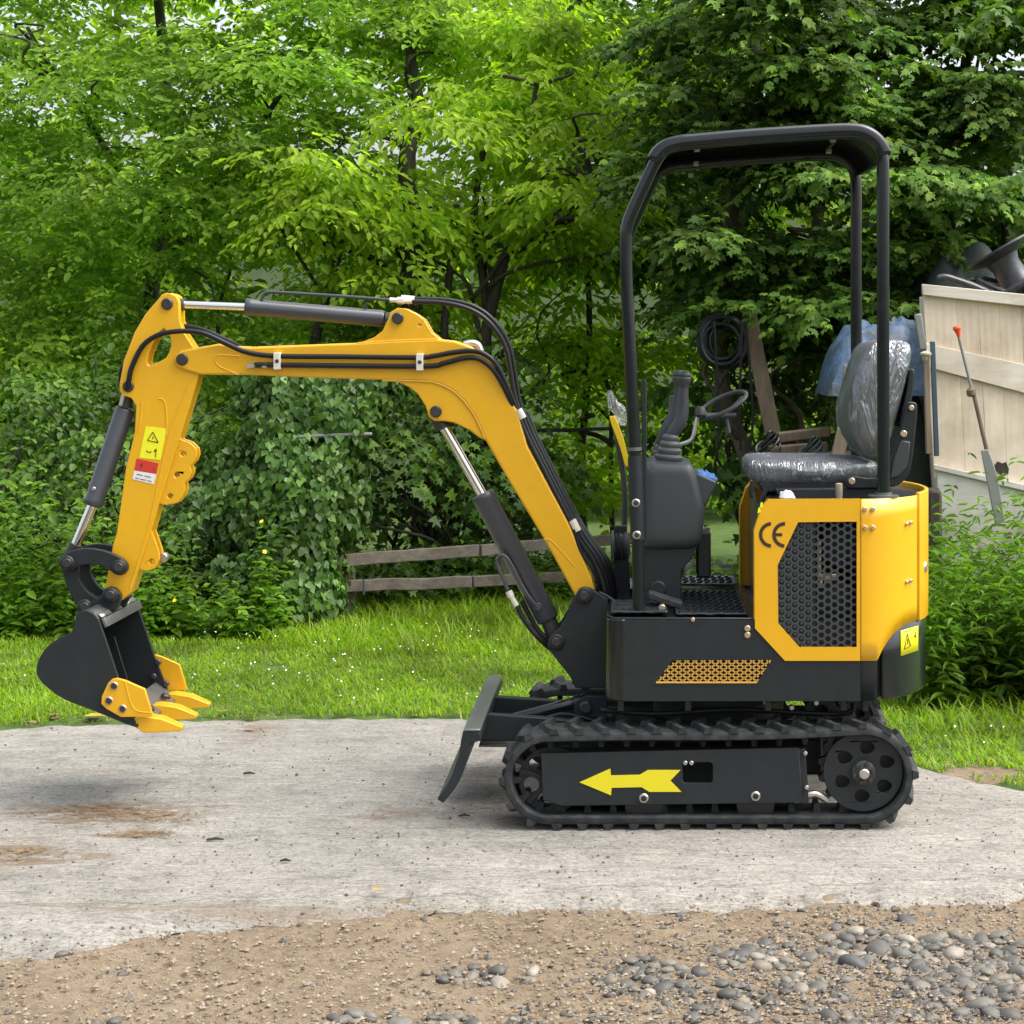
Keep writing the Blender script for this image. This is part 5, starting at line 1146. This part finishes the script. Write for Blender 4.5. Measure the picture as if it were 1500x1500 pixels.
S = lawn_spots(3500, -3.4, 2.6, .2, 3.0, lambda X, Y, e: (Y > e-.14*np.abs(np.sin(X*5.3+np.sin(X*13)))) & (Y < e+.05) & (RNG.random(len(X)) < .7) & (((X-wx(1448,.75))/.13)**2 + ((Y-.79)/.08)**2 > 1))
grass('edge_grass', 'ragged grass hanging over the drive edge', S, .03, .075, .0065)
S = lawn_spots(1500, 1.1, 2.4, .6, 2.4, lambda X, Y, e: (Y > e+.2) & (((X-wx(1448,.75))/.13)**2 + ((Y-.79)/.08)**2 > 1)); grass('right_grass', 'long loose grass right of the excavator', S, .05, .12, .008)
S = lawn_spots(150, -3.0, .3, 1.7, 4.0, lambda X, Y, e: (Y > e+.15) & (np.sin(X*3.1)+np.sin(Y*4.3+X) > -.6)); S[:, 2] = .022+.03*RNG.random(len(S))
S2 = lawn_spots(25, 1.0, 2.2, .7, 2.2, lambda X, Y, e: Y > e+.1); S2[:, 2] = .05
blooms('daisies', 'tiny white daisies dotted over the lawn', np.concatenate([S, S2]), 'petal', .0046, 'flowers', 5)

cx_, cy_, v, f = wx(1448,.75), .79, [], []
for k_ in range(9):
    for j in range(40):
        a_ = 6.2832*j/40; q = (k_/8)*(1+.25*noise.noise((math.cos(a_)*2, math.sin(a_)*2, 4))); x, y = cx_+.20*q*math.cos(a_), cy_+.13*q*math.sin(a_); v.append((x, y, max(lawn_z(x, y), -.02)+.006+.006*noise.noise((x*40, y*40, 0))-(.03 if k_ == 8 else 0)))
f = [(r_*40+j, (r_+1)*40+j, (r_+1)*40+(j+1) % 40, r_*40+(j+1) % 40) for r_ in range(8) for j in range(40)]
tag(MB().add(v, f).build('soil_patch', 'soil', smooth=180), kind='structure')
# ================================================================== THINGS IN THE BACKGROUND
# low rail fence
RF = empty('rail_fence', G(700, 4.75)); tag(RF, 'low weathered two-rail timber fence behind the boom cylinder', 'fence')
def rail(l, h, Yt=.035):
    (a, Ya), (b, Yb) = l; A, Bp = pt(*a, Ya), pt(*b, Yb); d = (Bp-A); mb = MB(); n_ = 10; vv = []; ax = d.normalized(); side = Vector((-ax.y, ax.x, 0)).normalized()
    for i in range(n_+1):
        p = A + d*i/n_; w = 1+.10*noise.noise((i*.7, a[0], 0)); dz = .006*noise.noise((i*.5, a[1], 5))
        for s1, s2 in ((-1,-1),(1,-1),(1,1),(-1,1)): vv.append(p + side*s1*Yt/2 + Vector((0,0,s2*h/2*w+dz)))
    ff = [(i*4+k, i*4+(k+1) % 4, (i+1)*4+(k+1) % 4, (i+1)*4+k) for i in range(n_) for k in range(4)] + [(3,2,1,0), (n_*4, n_*4+1, n_*4+2, n_*4+3)]
    mb.add(vv, ff).build('rail', 'fence_wood', RF, bevel=.004, smooth=30)
rail((((486,822),4.4),((700,806),4.9)), .064); rail((((704,805.5),4.91),((960,786),5.5)), .062)
rail((((497,858.5),4.42),((690,852),4.83)), .062); rail((((692,852),4.84),((960,838),5.45)), .060)
for px, Y, t_ in ((742,5.05,797),(508,4.50,818),(955,5.56,780)):
    p = G(px, Y); z = wz(t_, Y); MB().box((p.x-.04, p.y, -.1), (p.x+.04, p.y+.07, z)).build('post', 'fence_wood', RF, bevel=.006)
MB().tube([pt(534,848,4.47)+Vector((0,-.03,.0)), pt(534,870,4.47)+Vector((0,-.03,0))], .006, 8).build('tie', 'slate_paint', RF)
tag(MB().tube(smooth_path(pts([(440,640),(500,637),(545,636)], 4.34), 3), .010, 10).build('metal_pipe', 'galv'), 'short grey metal pipe poking out of the ivy', 'pipe')
tag(MB().tube(smooth_path(pts([(735,634),(820,630),(920,627)], 6.4), 3), .011, 10).build('garden_rail', 'dark_sheet'), 'thin dark green rail between boom and canopy frame', 'rail')
# leaning bin of pale boards
YP = 3.1; BIN = empty('wooden_bin', pt(1440, 770, YP)); tag(BIN, 'large pale plywood bin with rails at the right edge', 'bin')
lx = lambda y: np.interp(y, [417,760,800], [1352,1374,1376]); dn = lambda px: (px-1352)*.105
seams = [1352, 1399, 1432, 1462, 1495, 1540, 1600]
for i, (a, b) in enumerate(zip(seams, seams[1:])):
    k = .06; q = [(a+.02, 424+dn(a)), (b-.02, 424+dn(b)), (b-.02+(1500-b)*.02+14, 700+dn(b)*1.9), (a+.02+(1500-a)*.02+14, 700+dn(a)*1.9)]
    MB().prism(q, YP+.0015*(i % 2), YP+.03).build('plank', 'ply', BIN, bevel=.002)
def strip(name, y0, y1, s0, s1, yf, m, x0=1352): MB().prism([(lx(y0)-1, y0), (1600, y0+(1600-x0)*s0), (1600, y1+(1600-x0)*s1), (lx(y1)-1, y1)], YP-yf, YP-.001).build(name, m, BIN, bevel=.003)
strip('top_rail', 416, 432, .10, .11, .035, 'ply_rail'); strip('middle_rail', 503, 538, .21, .26, .016, 'ply_rail'); strip('bottom_rail', 680, 688, .21, .22, .03, 'ply_white')
MB().prism([(1373,689),(1600,738),(1600,960),(1380,960)], YP-.012, YP+.02).build('base_board', 'ply_white', BIN, bevel=.003)
MB().prism([(1380,430),(1388,430),(1404,760),(1396,760)], YP+.031, YP+.75).build('end_board', 'ply', BIN, bevel=.003)
MB().prism([(1405,430),(1640,452),(1640,760),(1420,720)], YP+.75, YP+.78, Y=YP).build('back_board', 'board_dark', BIN)
MB().prism([(1459,690),(1457,682),(1462,676),(1469,679),(1474,677),(1478,687),(1477,695),(1470,693),(1466,696)], YP-.0325, YP-.02).build('rot_hole', 'bark_dark', BIN, smooth=0)
# black plastic spool and coils on the bin
sa = Vector((-.50, .10, .86)); c0 = pt(1492,420,YP+.35)
SP = MB().lathe(c0, sa, [(.02,-.02),(.21,-.015),(.215,0),(.21,.012),(.085,.02),(.075,.05),(.07,.12),(.085,.155),(.14,.175),(.165,.19),(.165,.20),(.03,.20)], 32).build('plastic_spool', 'black_plastic', smooth=40)
tag(SP, 'black plastic spool lying tilted on the bin', 'spool')
for k, (px, py, rx) in enumerate(((1478,424,.16),(1470,429,.18))):
    c = pt(px, py, YP+.30); u = Vector((.95,.1,-.32)); w = Vector((.1,.95,.2)); tag(MB().tube([c+u*rx*math.cos(2*math.pi*j/28)+w*rx*.8*math.sin(2*math.pi*j/28) for j in range(29)], .012, 8).build('black_ring', 'black_plastic'), ('upper', 'lower')[k] + ' of two black rubber rings under the spool', 'ring', 'rings on the bin')
tag(MB().tube(smooth_path(pts([(1372,409),(1384,406),(1402,411),(1425,419),(1450,430)], YP+.15), 4), [.008]+[.017]*15+[.012], 10).build('black_pipe', 'black_plastic'), 'bent black plastic pipe on the edge of the bin', 'pipe')
# covered heaps behind
def heap(name, label, cat, px0, px1, ytop, Y, depth, mat, seed, ybot=None):
    x0, x1, zt = wx(px0, Y), wx(px1, Y), wz(ytop, Y); zb = 0 if ybot is None else wz(ybot, Y); rows = []
    for j in range(19):
        v_ = j/18*2-1; row = []
        for i in range(31):
            u_ = i/30*2-1; h = max(0, 1-abs(u_)**3.2)**.6*max(0, 1-abs(v_)**3)**.5; z = zb+(zt-zb)*h*(1+.16*noise.noise((u_*2+seed, v_*2, 0))+(.11 if ybot else .02)*noise.noise((u_*6+seed, v_*5, 2)))
            row.append(((x0+x1)/2+(x1-x0)/2*u_*(1+.05*noise.noise((u_*3, v_*3, seed))), Y+depth/2+depth/2*v_, z))
        rows.append(row)
    return tag(MB().grid(rows).build(name, mat, smooth=40), label, cat)
heap('dark_cover', 'dark green sheet over a heap behind the wooden bin', 'cover', 1290, 1560, 398, 4.2, 1.0, 'dark_sheet', 3)
heap('blue_tarp', 'blue tarpaulin draped over a heap behind the seat', 'tarpaulin', 1212, 1400, 474, 3.6, .7, 'tarp', 8, 580)
heap('shadow_heap', 'dark heap of stored things under the blue tarpaulin', 'heap', 1224, 1384, 506, 3.66, .58, 'dark_sheet', 5)
def stick(name, label, cat, l, Y, w, t_, mat, Y2=None):
    (a, b) = l; A, Bp = pt(*a, Y), pt(*b, Y if Y2 is None else Y2); d = Bp-A; n_ = Vector((d.z, 0, -d.x)).normalized()*w/2
    return tag(MB().obox((A+Bp)/2, d/2, (0, t_/2, 0), n_).build(name, mat, bevel=min(w,t_)*.15), label, cat)
stick('wooden_stake', 'upright weathered stake left of the seat back', 'stake', ((1242,535),(1228,675)), 3.3, .040, .03, 'old_board')
stick('wooden_stake', 'short split stake leaning beside the upright stake', 'stake', ((1236,628),(1224,680)), 3.2, .060, .03, 'old_board')
stick('timber_post', 'brown post with a round cap left of the bin', 'post', ((1357,520),(1361,665)), 2.9, .028, .028, 'old_board')
tag(MB().lathe(pt(1356,522,2.9), (0,0,1), [(.014,-.02),(.018,0),(.026,.006),(.026,.014),(.010,.024)], 14).build('post_cap', 'beige'), 'pale cap on the brown post', 'cap')
stick('blue_post', 'slim blue-grey post beside the brown post', 'post', ((1366,500),(1372,668)), 2.98, .022, .022, 'slate_paint')
stick('grey_tube', 'grey tube standing against the corner of the bin', 'tube', ((1344,460),(1352,512)), 3.0, .032, .032, 'galv')
# long tool leaning on the bin
LT = empty('long_tool', pt(1462, 765, 2.85)); tag(LT, 'long rusty rod with orange tip and grey blade leaning on the bin', 'tool')
MB().tube(pts([(1404,492),(1424,572)], 3.0), .007, 8).build('thin_rod', 'galv', LT); MB().tube([pt(1425,572,3.0), pt(1446,662,2.95)], .0095, 8).build('thick_rod', 'board_dark', LT)
MB().lathe(pt(1424,574,3.0)-Vector((0,0,.022)), (-.2,0,1), [(.010,0),(.022,.008),(.022,.030),(.010,.042)], 12).build('knob', 'board_dark', LT)
MB().lathe(pt(1405,494,3.0), (-.25,0,1), [(.008,0),(.011,.02),(.020,.042),(.016,.052)], 10).build('orange_tip', 'orange', LT)
MB().prism([(1437,660),(1448,658),(1462,700),(1472,765),(1458,768),(1448,715)], 2.86, 2.875).build('blade', 'galv', LT, bevel=.003)
# hanging hose coil, leaning plank, timber pile
HC = empty('hose_coil', pt(1062, 500, 4.0)); tag(HC, 'coiled black hose hanging on the evergreen trunk', 'hose')
for k in range(11):
    c = pt(1061+random.uniform(-5,5), 500+random.uniform(-5,5), 4.46+.012*k); r0 = .108+.018*random.uniform(-1,1); a_ = random.uniform(-.2,.2)
    MB().tube([c + Vector((r0*math.cos(2*math.pi*j/40), .03*math.sin(2*math.pi*j/40+a_*9), (r0*1.08)*math.sin(2*math.pi*j/40+a_*.2)+.0)) for j in range(41)], .011, 8).build('loop', 'hose', HC)
for px, d in ((1046,4),(1087,-2),(1093,5)):
    MB().tube(smooth_path(pts([(px,470),(px+d,540),(px+d*2,610),(px+d,660)], 4.36), 4), .007, 8).build('loose_end', 'hose', HC)
stick('leaning_plank', 'broad brown plank leaning against the evergreen trunk', 'plank', ((1094,448),(1134,645)), 4.55, .085, .03, 'board_dark', 4.4)
for (l, Y, w, lab) in ((((1140,641),(1215,632)), 3.9, .05, 'pale top board of the timber pile left of the stakes'), (((1128,662),(1212,655)), 3.85, .06, 'lower board of the timber pile left of the stakes'), (((1160,676),(1260,668)), 3.7, .06, 'bottom board of the timber pile behind the seat cushion')):
    stick('timber_board', lab, 'board', l, Y, w, .12, 'board_dark')
for (px, py, lab) in ((1125,652,'tangled bundle of dark cord on the timber pile'), (1188,660,'green hose bundle on the timber pile')):
    mb = MB(); c = pt(px, py, 3.68)
    for k in range(6): a_ = k*.5; mb.tube([c + Vector((.06*math.cos(2*math.pi*j/18)*math.cos(a_*.5), .04*math.sin(2*math.pi*j/18), .04*math.sin(2*math.pi*j/18+a_)+.01*k-.02)) for j in range(19)], .006, 6)
    tag(mb.build('cord_bundle', 'hose' if px < 1150 else 'dark_sheet'), lab, 'cord')
for i, (px, py, w, h, Y, lab) in enumerate(((1030,832,.10,.07,4.6,'grey stone block beyond the floor mat'), (1058,838,.09,.05,4.5,'smaller grey stone block beyond the floor mat'), (1372,735,.03,.10,2.9,'small dark stump at the foot of the bin'))):
    c = pt(px, py, Y); mb = MB(); mb.box((c.x-w, Y, -.02), (c.x+w, Y+.14, c.z+h/2)); mb.v = [(x+.012*noise.noise((x*30, y*30, z*30)), y, z+.01*noise.noise((x*9, y*9, 4))) for x, y, z in mb.v]
    tag(mb.build('stone_block', 'stone' if i < 2 else 'bark_dark', bevel=.012), lab, 'block')

# ================================================================== STONES, GRIT AND LITTER ON THE SOIL
def pebble_mesh(seed):
    bm = bmesh.new(); bmesh.ops.create_icosphere(bm, subdivisions=2, radius=1)
    for v_ in bm.verts:
        p = v_.co.copy(); v_.co *= 1 + .22*noise.noise(p*.9 + Vector((seed*7.1, 0, 0))) + .09*noise.noise(p*2.3 + Vector((0, seed*3.3, 0)))
    me = bpy.data.meshes.new('pebble'); bm.to_mesh(me); bm.free(); me.shade_smooth(); me.materials.append(MAT['stone']); return me
PM = [pebble_mesh(i) for i in range(8)]; taken = []
def soil_at(x, y): return soil_z(x, y)
def drop(px, py, rpx, flat=.6):
    q = gp(px, py); s = rpx/sc(q.y); 
    for (x, y, r_) in taken:
        if (x-q.x)**2 + ((y-q.y))**2 < ((r_+s)*.74)**2: return False
    taken.append((q.x, q.y, s)); o = bpy.data.objects.new('pebble', random.choice(PM)); COL.objects.link(o); o.parent = SOIL
    o.location = (q.x, q.y, soil_at(q.x, q.y) + s*flat*.08); o.scale = (s*random.uniform(.9,1.35), s*random.uniform(.75,1.1), s*flat*random.uniform(.8,1.2)); o.rotation_euler = (random.uniform(-.3,.3), random.uniform(-.3,.3), random.uniform(0,6.3)); return True
count = 0
for (cx_, cy_, rx_, ry_, n_, r0, r1) in ((1425,1418,115,56,92,14,25),(1280,1386,85,26,30,13,23),(1120,1398,70,22,24,12,22),(950,1428,75,26,36,11,21),(1290,1488,200,18,30,12,23),(715,1422,90,12,18,10,19),(540,1486,55,9,9,14,24),(655,1488,55,9,11,11,20),(160,1492,40,8,4,12,20),(1050,1462,75,24,20,10,20),(1190,1438,55,20,16,11,20),(830,1482,80,12,8,10,18)):
    k = 0
    for _ in range(n_*12):
        if k >= n_ or count >= 296: break
        a_, r_ = random.random()*6.283, math.sqrt(random.random())
        if drop(cx_+rx_*r_*math.cos(a_), cy_+ry_*r_*math.sin(a_), random.uniform(r0, r1)*(.50+.42*random.random())): k += 1; count += 1
for (px, py, r_) in ((1000,1328,9),(1140,1342,9),(1175,1326,10),(90,1390,12),(105,1384,9),(830,1475,9),(620,1340,5),(470,1335,5),(1225,1352,12),(1330,1345,14)): drop(px, py, r_, .5)
# finer gravel and clods: one mass
def bits(name, n, spot, s0, s1, mat, label, flat=.7):
    t0 = np.array([(1,0,0),(-1,0,0),(0,1,0),(0,-1,0),(0,0,1),(0,0,-1)], float); tf = [(0,2,4),(2,1,4),(1,3,4),(3,0,4),(2,0,5),(1,2,5),(3,1,5),(0,3,5)]
    S = spot(n); n = len(S); s = (s0+(s1-s0)*RNG.random(n)**2.5)[:, None, None]; J = .6+.8*RNG.random((n,6,3)); a = RNG.random(n)*6.28
    V = t0[None]*J*s; V[..., 2] *= flat; x = V[...,0]*np.cos(a)[:,None]-V[...,1]*np.sin(a)[:,None]; y = V[...,0]*np.sin(a)[:,None]+V[...,1]*np.cos(a)[:,None]; V[...,0], V[...,1] = x, y
    V += S[:, None, :]; f = (np.arange(n)[:, None, None]*6 + np.array(tf)[None]).reshape(-1, 3)
    me = bpy.data.meshes.new(name); me.from_pydata(V.reshape(-1,3).tolist(), [], f.tolist()); me.materials.append(MAT[mat]); me.shade_smooth() if s1 > .02 else None
    o = bpy.data.objects.new(name, me); COL.objects.link(o); return tag(o, label, name, kind='stuff')
def gravel_spots(n):
    out = []
    while len(out) < n:
        px, py = random.uniform(-200, 1700), random.uniform(1310, 1640); q = gp(px, py)
        if q.y > np.interp(q.x, *NE)+.02: continue
        d = math.exp(-((px-1330)/330)**2-((py-1430)/90)**2) + .35*math.exp(-((px-960)/140)**2-((py-1440)/50)**2) + .035
        if random.random() < d: out.append((q.x, q.y, soil_at(q.x, q.y)+.002))
    return np.array(out)
def clod_spots(n):
    out = []
    while len(out) < n:
        q = gp(random.uniform(-200, 1700), 1305 + 335*random.random()**1.2)
        if q.y < np.interp(q.x, *NE)+.05*random.gauss(0,1): out.append((q.x, q.y, max(soil_at(q.x, q.y), -.004)+.001))
    return np.array(out)
bits('gravel', 3200, gravel_spots, .004, .013, 'gravel_mat', 'small grey and tan gravel among the stones in the foreground')
bits('clods', 14000, clod_spots, .0015, .0078, 'grit', 'crumbs of brown soil in the foreground')
def drive_spots(n):
    out = []
    while len(out) < n:
        q = gp(random.uniform(-200, 1700), random.uniform(1050, 1400))
        if np.interp(q.x, *NE) < q.y < np.interp(q.x, *FE): out.append((q.x, q.y, .0))
    return np.array(out)
bits('grit', 1500, drive_spots, .0015, .006, 'gravel_mat', 'loose grit lying on the concrete')
# straw on the drive and in the soil
SP_ = []
for (px, py, rx, ry, n_) in ((150,1190,130,16,420),(235,1198,60,9,220),(215,1222,50,6,150),(40,1250,70,14,160),(590,1188,40,14,30),(370,1052,60,6,70),(1440,1115,60,14,90),(130,1055,90,6,60)):
    for _ in range(n_): q = gp(random.gauss(px, rx*.5), random.gauss(py, ry*.5)); SP_.append((q.x, q.y, .004))
for _ in range(900): q = gp(random.uniform(700,1520), random.uniform(1325,1500)); SP_.append((q.x, q.y, soil_at(q.x, q.y)+.006))
S = np.array(SP_); n = len(S); a = RNG.random(n)*6.28; D = np.stack([np.cos(a), np.sin(a)*.6, .08*RNG.normal(size=n)], 1); Nn = unit(np.array([0,0,1.0])+.3*sph(n))
tag(bulk('straw', S, D, Nn, .012+.035*RNG.random(n), .0015+.003*RNG.random(n), 'blade', 'straw'), 'dry straw and plant bits on drive and soil', 'straw', kind='stuff')
# fallen leaves along the grass edge
def fallen(px, py, L_, ang, mat, label, group=None):
    q = gp(px, py); tv, tf = SHAPES['oval']; v = [(L_*(a*math.cos(ang)-b*.75*math.sin(ang)), L_*(a*math.sin(ang)+b*.75*math.cos(ang)), .006+L_*.5*c) for a, b, c in tv]
    mb = MB(); mb.add([(q.x+x, q.y+y, .008+z) for x, y, z in v], tf); return tag(mb.build('fallen_leaf', mat, smooth=180), label, 'leaf', group)
plain('leaf_yellow', (.42,.24,.03), .6, var=.4, vs=60); plain('leaf_brown', (.20,.12,.06), .7, var=.4, vs=60)
fallen(122,1054,.085,.2,'leaf_yellow','large yellow fallen leaf behind the bucket'); fallen(375,1071,.05,2.8,'leaf_brown','brown fallen leaf on the drive right of the bucket teeth'); fallen(528,1040,.035,1.8,'leaf_brown','pale brown leaf standing at the lawn edge'); fallen(545,1311,.03,.3,'leaf_yellow','small yellow leaf by the near drive edge')
for (px, py, lab) in ((40,1062,'small brown dead leaf at the far left of the grass edge'), (75,1058,'small brown dead leaf behind the back of the bucket'), (90,1051,'small brown dead leaf just left of the large yellow leaf'), (620,1043,'small brown dead leaf at the lawn edge left of the dozer blade'), (330,1047,'small brown dead leaf at the lawn edge right of the bucket teeth'), (1395,1125,'small brown dead leaf on the bare patch right of the track')):
    fallen(px, py, random.uniform(.03,.055), random.uniform(0,6), 'leaf_brown', lab, 'dead leaves along the grass edge')
for (px, py, L_, a_, lab) in ((365,1135,.04,.1,'dark twig on the drive, middle left'), (315,1232,.05,.2,'thin dark twig below the straw patch'), (418,1263,.03,.0,'short dark twig near the middle of the drive'), (680,1197,.035,.1,'dark chip on the drive below the blade')):
    q = gp(px, py); tag(MB().tube([q+Vector((-L_/2,0,.004)), q+Vector((0,.004,.007)), q+Vector((L_/2*math.cos(a_),L_/2*math.sin(a_),.004))], [.003,.0045,.002], 6).build('twig', 'bark_dark'), lab, 'twig')
